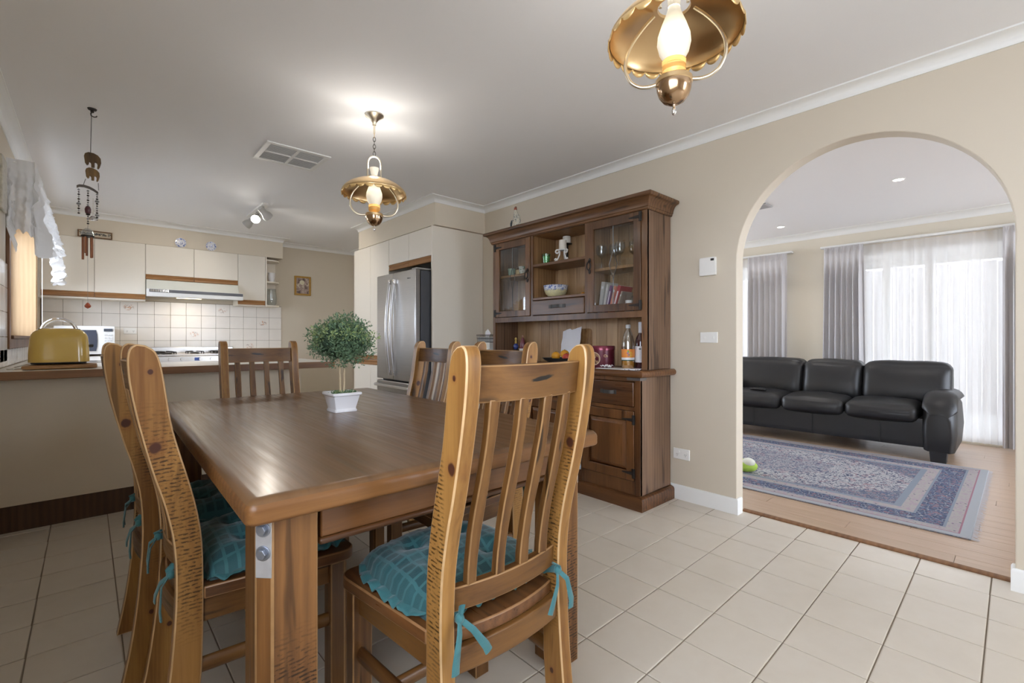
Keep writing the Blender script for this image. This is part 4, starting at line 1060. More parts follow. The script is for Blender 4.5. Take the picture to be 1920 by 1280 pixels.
for k, (a, b) in enumerate(((ycols[0], ycols[1]), (ycols[2], ycols[3]), (ycols[4], ycols[5]))):
    g = .004
    d = sbox('drawer', 'lower_y', LX-.012, LX+.02, a+g, b-g, .659, .819, bevel=.007, seg=3); barpull((a+b)/2-.02, .745, LX-.012, d)
    # panelled door: stiles/rails frame, raised panel
    z0, z1 = .178, .629; sw = .062
    m = MB()
    for q in ((a+g, a+sw, z0, z1), (b-sw, b-g, z0, z1), (a+sw, b-sw, z0, z0+sw), (a+sw, b-sw, z1-sw, z1)): m.box(LX-.006, LX+.016, *q)
    d = m.build('door', M['lower_z'], sb, world=True, bevel=.003)
    ya, yb, za, zb = a+sw, b-sw, z0+sw, z1-sw
    MB().loft([[(x, ya+i, za+i), (x, yb-i, za+i), (x, yb-i, zb-i), (x, ya+i, zb-i)] for x, i in ((LX+.016, .004), (LX+.010, .005), (LX+.006, .010), (LX-.004, .028), (LX-.005, .032))]).build('raised_panel', M['lower_z'], d, world=True, smooth=0)
    yh, dr = (a+.004, 1) if k != 2 else (b-.004, -1)
    strap(yh, z1-.055, dr, LX-.006, d); strap(yh, z0+.05, dr, LX-.006, d)
    ringpull(b-sw/2 if k != 2 else a+sw/2, .50, LX-.006, d)
for y, dy in ((HY0, 1), (HY1, -1)):  # iron corner straps under the top
    m = MB(); m.box(LX-.002, LX+.002, min(y, y+dy*.10), max(y, y+dy*.10), CT-.064, CT-.044).box(LX-.002, LX+.07, min(y-dy*.0015, y+dy*.001), max(y-dy*.0015, y+dy*.001), CT-.064, CT-.044); m.build('corner_strap', plain('grey_iron', (.16, .14, .13), .5, .5, var=.3, vscale=40) if 'grey_iron' not in bpy.data.materials else bpy.data.materials['grey_iron'], sb, world=True)

hu = thing('hutch', 'dark timber hutch top with leadlight glass doors, open shelves and crown moulding', 'hutch', (2.81, 2.44, CT+.001))
def hbox(name, mat, *a, bevel=.002, parent=None): return box(name, M[mat] if isinstance(mat, str) else mat, *a, parent or hu, world=True, bevel=bevel)
ZB, ZT = 1.243, 1.966; z0h = CT+.001
hbox('side_panel', 'hutch_side', UX+.002, BX, HY0, HY0+.020, z0h, ZT)
hbox('side_panel', 'hutch_side', UX+.002, BX, HY1-.020, HY1, z0h, ZT)
nb = 15; bw = (HY1-HY0-.042)/nb
for k in range(nb):
    y = HY0+.021+bw*k; hbox('back_board', 'hutch_back', BX-.014, BX-.002, y+.0012, y+bw-.0012, z0h, ZT-.01, bevel=.0025)
hbox('divider', 'hutch_in', UX+.02, BX-.016, 2.149, 2.167, 1.285, ZT-.02); hbox('divider', 'hutch_in', UX+.02, BX-.016, 2.718, 2.736, 1.285, ZT-.02)
hbox('shelf', 'hutch_in', UX+.02, BX-.016, HY0+.021, HY1-.021, 1.262, 1.283)
hbox('shelf', 'hutch_y', UX+.001, BX-.016, 2.168, 2.717, 1.412, 1.434, bevel=.004)
hbox('shelf', 'hutch_y', UX+.004, BX-.016, 2.168, 2.717, 1.684, 1.708, bevel=.004)
hbox('shelf', 'hutch_in', UX+.05, BX-.016, HY0+.021, 2.148, 1.590, 1.610); hbox('shelf', 'hutch_in', UX+.05, BX-.016, 2.737, HY1-.021, 1.640, 1.660)
hbox('top_panel', 'hutch_in', UX+.02, BX-.002, HY0+.021, HY1-.021, ZT-.02, ZT)
m = MB()
for a, b, z in ((HY0, HY0+.041, z0h), (HY1-.030, HY1, z0h)): m.box(UX, UX+.02, a, b, z, ZT)
for a, b in ((2.146, 2.170), (2.715, 2.739)): m.box(UX+.0005, UX+.0195, a, b, 1.285, 1.942)
m.box(UX+.0003, UX+.0197, HY0+.041, HY1-.030, ZB, 1.285).box(UX+.0003, UX+.0197, HY0+.041, HY1-.030, 1.942, ZT)
m.build('face_frame', M['hutch_z'], hu, world=True, smooth=0)
cr = [(0, ZT-.022), (.010, ZT-.022), (.014, ZT-.016), (.014, ZT-.008), (.020, ZT-.004)]+[(.020+.040*(k/6)**1.6, ZT-.002+.055*sin(pi/2*k/6)) for k in range(7)]+[(.064, ZT+.058), (.066, ZT+.064), (.064, ZT+.076), (.058, ZT+.080), (-.05, ZT+.080), (-.05, ZT-.001)]
sweep([(BX, HY0), (UX, HY0), (UX, HY1), (BX, HY1)], cr).build('crown_moulding', M['hutch_y'], hu, world=True, smooth=30)
hbox('crown_top', 'hutch_y', UX+.04, BX, HY0+.04, HY1-.04, ZT+.06, ZT+.0795)
lead = plain('lead_came', (.16, .16, .16), .4, .8)
for (a, b, hs) in ((HY0+.043, 2.146, 0), (2.741, HY1-.032, 1)):
    z0, z1 = 1.288, 1.940; sw = .058; g = .002
    m = MB()
    for q in ((a+g, a+sw, z0, z1), (b-sw, b-g, z0, z1), (a+sw, b-sw, z0, z0+sw*.9), (a+sw, b-sw, z1-sw, z1)): m.box(UX-.008, UX+.012, *q)
    d = m.build('glass_door', M['hutch_z'], hu, world=True, bevel=.003)
    ya, yb, za, zb = a+sw, b-sw, z0+sw*.9, z1-sw
    MB().box(UX+.002, UX+.005, ya, yb, za, zb).build('pane', M['glass'], d, world=True, smooth=0)
    yc, zc = (ya+yb)/2, (za+zb)/2+.005
    m = MB(); r_ = .0028
    m.tube([(UX+.002, yc, za), (UX+.002, yc, zc-.10)], r_, 6).tube([(UX+.002, yc, zc+.10), (UX+.002, yc, zb)], r_, 6)
    m.tube([(UX+.002, yc, zc-.10), (UX+.002, yc-.034, zc), (UX+.002, yc, zc+.10), (UX+.002, yc+.034, zc)], r_, 6, closed=True)
    m.build('leadlight', lead, d, world=True)
    ringpull(b-sw/2 if hs == 0 else a+sw/2, zc+.008, UX-.008, d)
    yh, dr = (a+.003, 1) if hs == 0 else (b-.003, -1)
    strap(yh, z1-.035, dr, UX-.008, d); strap(yh, z0+.035, dr, UX-.008, d)
d = hbox('drawer', 'hutch_y', UX-.008, UX+.018, 2.173, 2.712, 1.289, 1.408, bevel=.005); barpull(2.44, 1.352, UX-.008, d, .17)

# things on and in the hutch
def put(name, label, cat, x, y, z, group=None): return thing(name, label, cat, (x, y, z), group=group)
S2, S1 = 1.7085, 1.4345
t = put('candle_glass', 'green candle in a small glass on the hutch upper centre shelf', 'candle', 2.735, 2.635, S2)
MB().lathe([(0, .006), (.024, .006), (.030, .05), (.033, .082), (.036, .082), (.033, .05), (.027, 0), (0, 0)], seg=20).build('glass', M['greenglass'], t)
MB().lathe([(0, .008), (.0225, .008), (.028, .05), (.029, .062), (0, .060)], seg=18).build('wax', plain('green_wax', (.30, .52, .30), .5), t)
t = put('candle_holder', 'white scrolled metal candle holder with cream pillar candle', 'candle holder', 2.76, 2.475, S2)
m = MB()
for a0 in (.3, 2.4, 4.5):
    def spiral(cx, cz, r0, r1, a_s, a_e, n=18): return [(cx+(r0+(r1-r0)*k/n)*cos(a_s+(a_e-a_s)*k/n), 0, cz+(r0+(r1-r0)*k/n)*sin(a_s+(a_e-a_s)*k/n)) for k in range(n+1)]
    k0 = len(m.v); m.tube(spiral(.058, .018, .006, .016, 0, 5.2)+[(.038, 0, .03), (.026, 0, .06)]+spiral(.044, .082, .020, .007, pi, -3.6), .0058, 8)
    m.xf(Matrix.Rotation(a0, 4, 'Z'), k0)
m.lathe([(0, .092), (.040, .092), (.046, .100), (.042, .100), (0, .096)], seg=18)
m.build('scroll_stand', M['white'], t)
MB().lathe([(0, .101), (.030, .101), (.030, .172), (.026, .176), (0, .174)], seg=18).build('candle', plain('cream_wax', (.78, .74, .66), .5), t)
t = put('pillar_candle', 'pale pillar candle on dark stand behind the scrolled holder', 'candle', 2.865, 2.525, S2)
MB().lathe([(0, 0), (.035, 0), (.012, .012), (.012, .155), (.042, .165), (.042, .17), (0, .17)], seg=16).build('stand', M['iron'], t)
MB().lathe([(0, .171), (.034, .171), (.034, .225), (.03, .229), (0, .227)], seg=18).build('candle', bpy.data.materials['cream_wax'], t)
# bowl
tb_ = NT('painted_bowl'); v = tb_.coord(rnd=False); sp_ = tb_.n('ShaderNodeSeparateXYZ'); tb_.l(v, sp_.inputs[0])
up_ = tb_.mr(sp_.outputs[2], .058, .062); nz = tb_.mr(tb_.noise(v, 55, 3, .6, 1.5), .49, .54)
c = tb_.mix(up_, (.78, .72, .40), (.72, .74, .78)); c = tb_.mix(tb_.math('MULTIPLY', nz, tb_.mr(sp_.outputs[2], .045, .06, .12, .85)), c, (.06, .12, .40)); tb_.set(base=c, rough=.2, coat=.5)
o = MB().lathe([(0, .004), (.045, .004), (.078, .03), (.092, .062), (.095, .09), (.101, .098), (.104, .096), (.100, .088), (.097, .06), (.082, .026), (.05, 0), (0, 0)], seg=32).build('painted_bowl', tb_.m); o.location = (2.785, 2.575, S1); tag(o, 'blue and yellow painted bowl on the hutch lower centre shelf', 'bowl')
o = MB().sphere((0, 0, .017), (.017, .017, .017), 12, 8).build('orange_ornament', plain('orange_pottery', (.75, .32, .05), .4)); o.location = (2.86, 2.352, S1); tag(o, 'tiny orange ball ornament beside the painted bowl', 'ornament')
t = put('lipstick_bottle', 'thin red and white bottle against the right of the centre shelf', 'bottle', 2.72, 2.19, S1)
MB().lathe([(0, 0), (.011, 0), (.011, .05), (0, .05)], seg=12).build('body', M['plastic'], t); MB().lathe([(0, .05), (.010, .05), (.008, .105), (0, .107)], seg=12).build('cap', plain('red_cap', (.42, .02, .03), .3), t)
# left cabinet cups
L1 = 1.6605
def cup(name, label, x, y, z, prof, mat, cat='cup', group=None, handle=None):
    t = put(name, label, cat, x, y, z, group); MB().lathe(prof, seg=20).build('bowl' if cat == 'cup' else 'body', mat, t)
    if handle: MB().tube([(0, handle[0]*1.0, handle[1]), (0, handle[0]+.022, handle[1]+.006), (0, handle[0]+.022, handle[1]+.03), (0, handle[0]*1.05, handle[1]+.04)], .004, 8).build('handle', mat, t)
    return t
cp = [(0, .004), (.02, .004), (.028, .03), (.033, .075), (.036, .075), (.031, .03), (.024, 0), (0, 0)]
cup('green_cup', 'pale green cup behind the left glass door of hutch', 2.82, 3.155, L1, cp, plain('green_glaze', (.35, .52, .42), .2, coat=.5))
cup('brown_pot', 'brown topped cream pot behind the left glass door of hutch', 2.84, 3.078, L1, [(0, 0), (.026, 0), (.031, .03), (.03, .055), (.026, .062), (0, .062)], plain('cream_glaze', (.62, .48, .27), .3), 'pot')
MB().sphere((0, 0, .066), (.030, .030, .017), 14, 6).build('lid', plain('brown_lid', (.09, .045, .025), .5), bpy.data.objects['brown_pot'])
cup('leaf_cup', 'white cup with green leaf print beside the brown pot', 2.80, 2.985, L1, cp, art('leaf_print', 1.3, (.75, .75, .70), (.12, .26, .10), (.75, .75, .70), 40))
# wine glasses
R1 = 1.6105
wg = [(0, 0), (.032, .001), (.032, .003), (.005, .008), (.004, .075), (.012, .085), (.034, .105), (.040, .135), (.034, .175), (.0325, .175), (.038, .135), (.032, .107), (.01, .089), (0, .088)]
g0 = None
spots = [(2.76, 2.095, 'wine glass nearest the left edge behind the right hutch door'), (2.80, 2.01, 'second wine glass from the left behind the right hutch door'), (2.76, 1.935, 'third wine glass from the left behind the right hutch door'),
         (2.82, 1.855, 'fourth wine glass from the left behind the right hutch door'), (2.76, 1.79, 'fifth wine glass from the left, under the lamp reflection'), (2.83, 1.74, 'last wine glass at the right end of the hutch shelf')]
for k, (x, y, lb) in enumerate(spots):
    if g0 is None:
        g0 = thing('wine_glass', lb, 'wine glass', (x, y, R1), group='wine glasses in the hutch')
        MB().lathe(wg[4:]+[], seg=20).build('bowl', M['wineglass'], g0); MB().lathe(wg[:5], seg=20).build('stem', M['wineglass'], g0)
    else: dup(g0, (x, y, R1), 0, lb)
# books leaning in the right cabinet
RB = 1.2835
bk = [(.030, .235, .165, (.58, .57, .55), 'pale grey spined tall book, first of the row'), (.016, .215, .16, (.72, .70, .68), 'thin white spined book, second of the row'),
      (.020, .205, .155, (.17, .06, .20), 'purple spined cookbook in the middle of the row'), (.018, .200, .15, (.66, .26, .18), 'salmon spined book between purple and red ones'),
      (.024, .205, .15, (.46, .03, .05), 'red spined book with white lettering'), (.012, .16, .13, (.36, .28, .24), 'small brown leaning book at the right end of row')]
y = 2.112
for k, (th, hh, dp, col, lb) in enumerate(bk):
    t = thing('book', 'book: '+lb if False else lb, 'book', (2.735, y, RB), group='books behind the right hutch door')
    tilt = -radians(9+2.2*k)
    a = Matrix.Rotation(-tilt, 4, 'X')
    MB().box(0, dp, -th, 0, 0, hh).xf(a).build('cover', plain('book_%d' % k, col, .5, var=.08), t, bevel=.001)
    m = MB().box(-.0006, 0, -th*.72, -th*.28, hh*.25, hh*.8) if k in (2, 4) else MB().box(-.0006, 0, -th*.8, -th*.2, hh*.78, hh*.86); m.xf(a); m.build('spine_label', M['paper'], t)
    MB().box(.004, dp-.003, -th+.002, -.002, .003, hh+.0005).xf(a).build('pages', plain('pages', (.74, .70, .62), .9) if k == 0 else bpy.data.materials['pages'], t)
    y -= th*1.12+.006
o = thing('tilted_picture', 'small grey brown framed card leaning behind the right hutch door', 'picture', (2.86, 1.99, RB)); 
MB().box(0, .012, -.10, 0, 0, .135).xf(Matrix.Rotation(.10, 4, 'X')).build('frame', plain('frame_taupe', (.20, .155, .13), .5), o, bevel=.003); MB().box(-.001, 0, -.086, -.014, .014, .12).xf(Matrix.Rotation(.10, 4, 'X')).build('card', art('card_print', 5, (.30, .25, .22), (.16, .12, .11), (.36, .30, .26), 30), o)
t = put('pill_bottle', 'white and pale blue pill bottle behind the right hutch door', 'bottle', 2.74, 1.845, RB)
MB().lathe([(0, 0), (.030, 0), (.030, .052), (.022, .058), (0, .058)], seg=18).build('body', plain('pale_blue_label', (.55, .68, .74), .4), t); MB().lathe([(0, .058), (.025, .058), (.025, .082), (0, .083)], seg=18).build('cap', M['plastic'], t)
o = MB().sphere((0, 0, .03), (.022, .02, .03)).sphere((0, 0, .075), (.016, .016, .02)).sphere((.012, .014, .095), (.006, .006, .014), 8, 6).build('white_figurine', M['porcelain']); o.location = (2.80, 1.765, RB); tag(o, 'small white china animal figurine beside the pill bottle', 'figurine')
# rooster on top
t = put('rooster_figurine', 'painted ceramic rooster standing on the hutch crown', 'figurine', 2.640, 2.895, ZT+.0805)
MB().loft([[(rx*cos(a)+ox*0, oy+ry*sin(a), z) for a in [2*pi*k/16 for k in range(16)]] for z, rx, ry, oy in ((0, .030, .040, -.002), (.012, .030, .041, -.002), (.05, .031, .040, -.004), (.085, .026, .031, -.004), (.115, .016, .018, .004), (.14, .012, .013, .008), (.155, .004, .005, .008)) for ox in (0,)]).build('body', art('rooster_glaze', 2.2, (.58, .56, .48), (.16, .17, .15), (.60, .52, .38), 60), t, smooth=70)
MB().sphere((0, .010, .148), (.013, .016, .014), 10, 8).sphere((0, .012, .120), (.012, .010, .022), 10, 8).build('head', plain('rooster_red', (.30, .07, .035), .35, var=.3, vscale=60), t)
MB().prism([(-.004, .156), (.024, .156), (.026, .168), (.018, .163), (.012, .174), (.006, .164), (0, .172)], 'yz', -.003, .003).build('comb', plain('comb_red', (.14, .05, .03), .4), t)
MB().tube([(0, .034, .05), (0, .052, .055), (0, .066, .035), (0, .066, .008)], [.012, .011, .009, .006], 8).build('tail', plain('tail_dark', (.05, .07, .08), .3, coat=.4), t)
# counter items
C = CT+.0005
t = put('biscuit_tin', 'round maroon biscuit tin with cookie picture on the sideboard', 'tin', 2.70, 2.052, C)
MB().lathe([(0, 0), (.094, 0), (.095, .004), (.095, .128), (0, .128)], seg=40).build('body', M['tin'], t); MB().lathe([(.095, .126), (.098, .126), (.098, .150), (.094, .156), (0, .154), (0, .126)], seg=40).build('lid', plain('tin_lid', (.20, .035, .06), .22, .5, var=.1), t)
def on_cyl(r, a, ha, z0, z1, n=12, ell=False):
    m = MB(); pts = []
    if ell:
        zc, hz = (z0+z1)/2, (z1-z0)/2; vs = [(r*cos(a), r*sin(a), zc)]+[(r*cos(a+ha*cos(q)), r*sin(a+ha*cos(q)), zc+hz*sin(q)) for q in [2*pi*k/24 for k in range(24)]]
        return m.add(vs, [(0, 1+k, 1+(k+1) % 24) for k in range(24)])
    return m.loft([[(r*cos(a-ha+2*ha*k/n), r*sin(a-ha+2*ha*k/n), z0), (r*cos(a-ha+2*ha*k/n), r*sin(a-ha+2*ha*k/n), z1)] for k in range(n+1)], closed=False, cap=False)
on_cyl(.0956, pi+.12, .46, .020, .112, ell=True).build('cookie_border', plain('tin_cream', (.62, .50, .36), .4), t, smooth=0); on_cyl(.0960, pi+.12, .41, .025, .107, ell=True).build('cookie_print', art('cookies', 4.4, (.30, .17, .09), (.10, .05, .03), (.40, .28, .18), 70), t, smooth=0)
def lettering(txt, size, mat, parent, M_, name='lettering'):
    cu = bpy.data.curves.new(name, 'FONT'); cu.body = txt; cu.size = size; cu.extrude = .0003; cu.align_x = 'CENTER'; cu.align_y = 'CENTER'; cu.resolution_u = 3; 
    tmp = bpy.data.objects.new(name, cu); COL.objects.link(tmp); dg = bpy.context.evaluated_depsgraph_get(); me = bpy.data.meshes.new_from_object(tmp.evaluated_get(dg)); bpy.data.objects.remove(tmp)
    me.materials.clear(); me.materials.append(mat); o = bpy.data.objects.new(name, me); COL.objects.link(o); o.parent = parent; o.matrix_local = M_; return o
def facing(a, r, z, tilt=0):  # text plane on a cylinder of radius r, outward at angle a
    n = Vector((cos(a), sin(a), 0)); tn = Vector((-sin(a), cos(a), 0))
    return Matrix(((tn.x, 0, n.x, n.x*r), (tn.y, 0, n.y, n.y*r), (0, 1, 0, z), (0, 0, 0, 1))) @ Matrix.Rotation(tilt, 4, 'Z')
lettering('Ch', .026, plain('gold_ink', (.62, .45, .22), .4), t, facing(pi+.98, .0957, .085))
t = put('soft_drink_bottle', 'clear plastic bottle of orange soft drink with orange label on sideboard', 'bottle', 2.715, 1.835, C)
bp = [(0, 0), (.036, 0), (.042, .008), (.044, .03), (.043, .07), (.044, .15), (.043, .18), (.032, .235), (.018, .268), (.014, .275), (.014, .285)]
MB().lathe(bp, seg=28).build('body', M['pet'], t); MB().lathe([(0, .002), (.034, .002), (.0405, .01), (.0425, .03), (.0418, .055), (0, .055)], seg=28).build('drink', M['soda'], t)
MB().lathe([(0, .278), (.0165, .278), (.0165, .300), (.014, .303), (0, .303)], seg=18).build('cap', plain('grey_cap', (.45, .45, .46), .35), t)
MB().lathe([(.0446, .078), (.0448, .135)], seg=28).build('label', plain('label_orange', (.85, .30, .06), .4), t); MB().lathe([(.0446, .062), (.0446, .078)], seg=28).build('label_band', M['paper'], t)
MB().lathe([(.0430, .055), (.0446, .062)], seg=28).build('label_edge', plain('label_green', (.03, .10, .07), .4), t)
lettering('S', .040, plain('label_blue', (.03, .04, .32), .4), t, facing(pi+.62, .0455, .100, .2)); on_cyl(.0452, pi+.60, .12, .112, .128, ell=True).build('label_leaf', plain('leaf_green', (.12, .40, .05), .4), t, smooth=0)
on_cyl(.0450, pi+.95, .35, .082, .118, ell=True).build('label_fruit', plain('fruit_print', (.80, .45, .08), .4), t, smooth=0)
t = put('wine_bottle', 'dark red wine bottle with white label and white capsule', 'bottle', 2.768, 1.770, C)
MB().lathe([(0, 0), (.034, 0), (.037, .006), (.037, .185), (.030, .215), (.016, .238), (.014, .25), (.014, .30), (0, .30)], seg=26).build('body', M['redwine'], t)
MB().lathe([(.0146, .245), (.0150, .247), (.0155, .318), (.013, .321), (0, .321)], seg=18).build('capsule', M['paper'], t); on_cyl(.0374, pi+.35, 1.25, .045, .155).build('label', M['paper'], t)
on_cyl(.0377, pi+.45, .22, .132, .142, ell=True).build('emblem', plain('ink', (.09, .10, .09), .5), t, smooth=0)
# fruit bowl + fruit
t = put('fruit_bowl', 'dark slate wide fruit bowl on the sideboard', 'bowl', 2.715, 2.46, C)
MB().loft([[(h*cos(a)*(abs(cos(a))**4+abs(sin(a))**4)**-.25, 1.15*h*sin(a)*(abs(cos(a))**4+abs(sin(a))**4)**-.25, z) for a in [2*pi*(k+.5)/32 for k in range(32)]] for h, z in ((.05, 0), (.055, .004), (.112, .052), (.114, .056), (.108, .053), (.052, .012), (.001, .010))]).build('bowl', plain('slate', (.035, .038, .042), .35), t, smooth=50)
og = plain('orange_skin', (.80, .38, .03), .42, var=.06, bump=.25, bscale=420)
def fruit(name, label, x, y, z, r, mat, cat, group=None):
    t = put(name, label, cat, x, y, z, group); MB().sphere((0, 0, 0), (r, r, r*.93), 18, 12).build('flesh', mat, t, smooth=80); MB().lathe([(0, .004), (.004, .003), (.005, 0)], (0, 0, r*.925), seg=8).build('stalk', plain('stalk_green', (.20, .16, .06), .8) if 'stalk_green' not in bpy.data.materials else bpy.data.materials['stalk_green'], t)
fruit('orange', 'upper orange lying toward the right in the slate fruit bowl', 2.725, 2.425, C+.085, .036, og, 'orange', 'oranges in the fruit bowl'); fruit('orange', 'lower orange lying toward the left in the slate fruit bowl', 2.705, 2.50, C+.070, .036, og, 'orange', 'oranges in the fruit bowl')
fruit('apple', 'red apple at the right in the slate fruit bowl', 2.70, 2.382, C+.062, .034, plain('apple_skin', (.50, .06, .035), .3, var=.3, vscale=30), 'apple')
# bag and cutting board leaning on the back
o = MB().rbox((0, 0, .15), (.02, .20, .30), .008, 6).build('cutting_board', M['board']); o.location = (2.925, 2.425, C); o.rotation_euler = (0, radians(5), 0); tag(o, 'wooden cutting board leaning behind the white paper bag', 'cutting board')
m = MB(); n = 10
def bagp(u, v, f): return (f*(.018*(1-abs(u)**4))*(1-v*.75)+.010*noise.noise(Vector((u*3, v*4, f))), u*.098+.006*sin(v*5), v*(.278-.028*u+(.018 if u > .1 else 0)))
for f in (-1, 1):
    g = [[bagp(-1+2*i/n, j/n, f) for i in range(n+1)] for j in range(n+1)]
    m.loft(g, closed=False, cap=False)
o = m.build('paper_bag', M['paper'], smooth=60); o.location = (2.865, 2.50, C); o.rotation_euler = (0, radians(6), 0); tag(o, 'crumpled white paper bag standing before the cutting board', 'bag')
# small ornaments left
t = put('blue_figurine', 'small blue ornament with yellow figure at the left of the sideboard', 'figurine', 2.80, 3.075, C)
MB().sphere((0, 0, .135), (.026, .026, .03)).build('base', plain('blue_glaze', (.03, .05, .22), .2, coat=.5), t); MB().lathe([(0, 0), (.03, 0), (.03, .11), (0, .11)], seg=14).build('plinth', M['iron'], t); MB().sphere((0, 0, .175), (.010, .010, .026), 10, 8).sphere((0, 0, .204), (.011, .011, .013), 10, 8).build('figure', plain('yellow_glaze', (.62, .45, .12), .4), t)
t = put('maroon_figurine', 'small maroon robed figure ornament beside the blue one', 'figurine', 2.80, 2.985, C)
MB().lathe([(0, 0), (.032, 0), (.032, .12), (0, .12)], seg=14).build('plinth', M['plastic'], t); MB().lathe([(0, .12), (.024, .12), (.026, .15), (.018, .19), (.010, .215), (0, .215)], seg=14).build('robe', plain('maroon_glaze', (.16, .03, .05), .35, coat=.3), t); MB().sphere((0, 0, .226), (.011, .011, .013), 10, 8).build('head', plain('face_tone', (.36, .20, .13), .5), t)
# papers and cloth
o = MB().box(-.07, .075, -.15, .15, 0, .003).build('folded_cloth', plain('white_cloth', (.80, .79, .77), .9)); o.location = (2.655, 1.86, C); tag(o, 'flat white cloth under the drink bottle on the sideboard', 'cloth')
m = MB(); n = 12
g = [[(.05*(u-.5)+.01*noise.noise(Vector((u*3, v*3, 0))), .08*(v-.5), .006+.018*(.5+noise.noise(Vector((u*5, v*6, 2))))) for u in [i/n for i in range(n+1)]] for v in [j/n for j in range(n+1)]]
m.loft(g, closed=False, cap=False)
o = m.build('crumpled_tissue', M['paper'], smooth=70, solid=.001); o.location = (2.635, 1.955, C+.003); tag(o, 'crumpled white tissue on cloth beside the biscuit tin', 'tissue')
o = MB().box(-.05, .05, -.055, .055, 0, .006).build('printed_leaflet', art('leaflet', 8.1, (.76, .76, .76), (.05, .05, .06), (.76, .76, .76), 60)); o.location = (2.610, 1.735, C+.0035); o.rotation_euler = (0, 0, .4); tag(o, 'folded black and white leaflet at the sideboard corner', 'leaflet')
# tissue boxes beside hutch on sideboard end? they stand on a small stool between hutch and pantry
t = thing('side_stand', 'small white drawer stand between the hutch and pantry', 'stand', (2.80, 3.43, 0))
box('cabinet', M['white'], 2.66, 2.95, 3.30, 3.56, .02, .995, t, world=True, bevel=.003); box('top', M['white'], 2.65, 2.955, 3.29, 3.57, .995, 1.010, t, world=True, bevel=.003); box('foot', M['iron'], 2.68, 2.93, 3.32, 3.54, 0, .02, t, world=True)
o = MB().box(-.07, .07, -.10, .10, 0, .055).build('tissue_box', plain('white_card', (.78, .76, .70), .7)); o.location = (2.75, 3.40, 1.0105); tag(o, 'plain white tissue box underneath the wire basket', 'tissue box')
t = put('wire_basket', 'black wire basket holding white tissues beside the hutch', 'basket', 2.75, 3.405, 1.066)
m = MB(); q = [(-.06, -.105), (.06, -.105), (.06, .105), (-.06, .105)]
for z, k in ((.002, .93), (.035, .96), (.068, 1.0)): m.tube([(a*k, b*k, z) for a, b in q], .003, 6, closed=True)
for k in range(16):
    y = -.10+.2*k/15
    for x in (-.06, .06): m.tube([(x*.93, y*.93, .002), (x, y, .068)], .0016, 5)
m.build('wires', M['iron'], t); MB().box(-.05, .05, -.09, .09, .001, .05).build('tissue_pack', plain('trellis_print', (.70, .70, .68), .7, var=.2, vscale=120), t)
MB().add([(-.02, -.03, .05), (-.015, .03, .05), (.0, .045, .10), (-.006, .0, .125), (-.004, -.04, .085), (.02, 0, .06)], [(0, 1, 2, 3), (0, 3, 4), (1, 5, 2), (5, 3, 2)]).build('tissue', M['paper'], t, smooth=0)

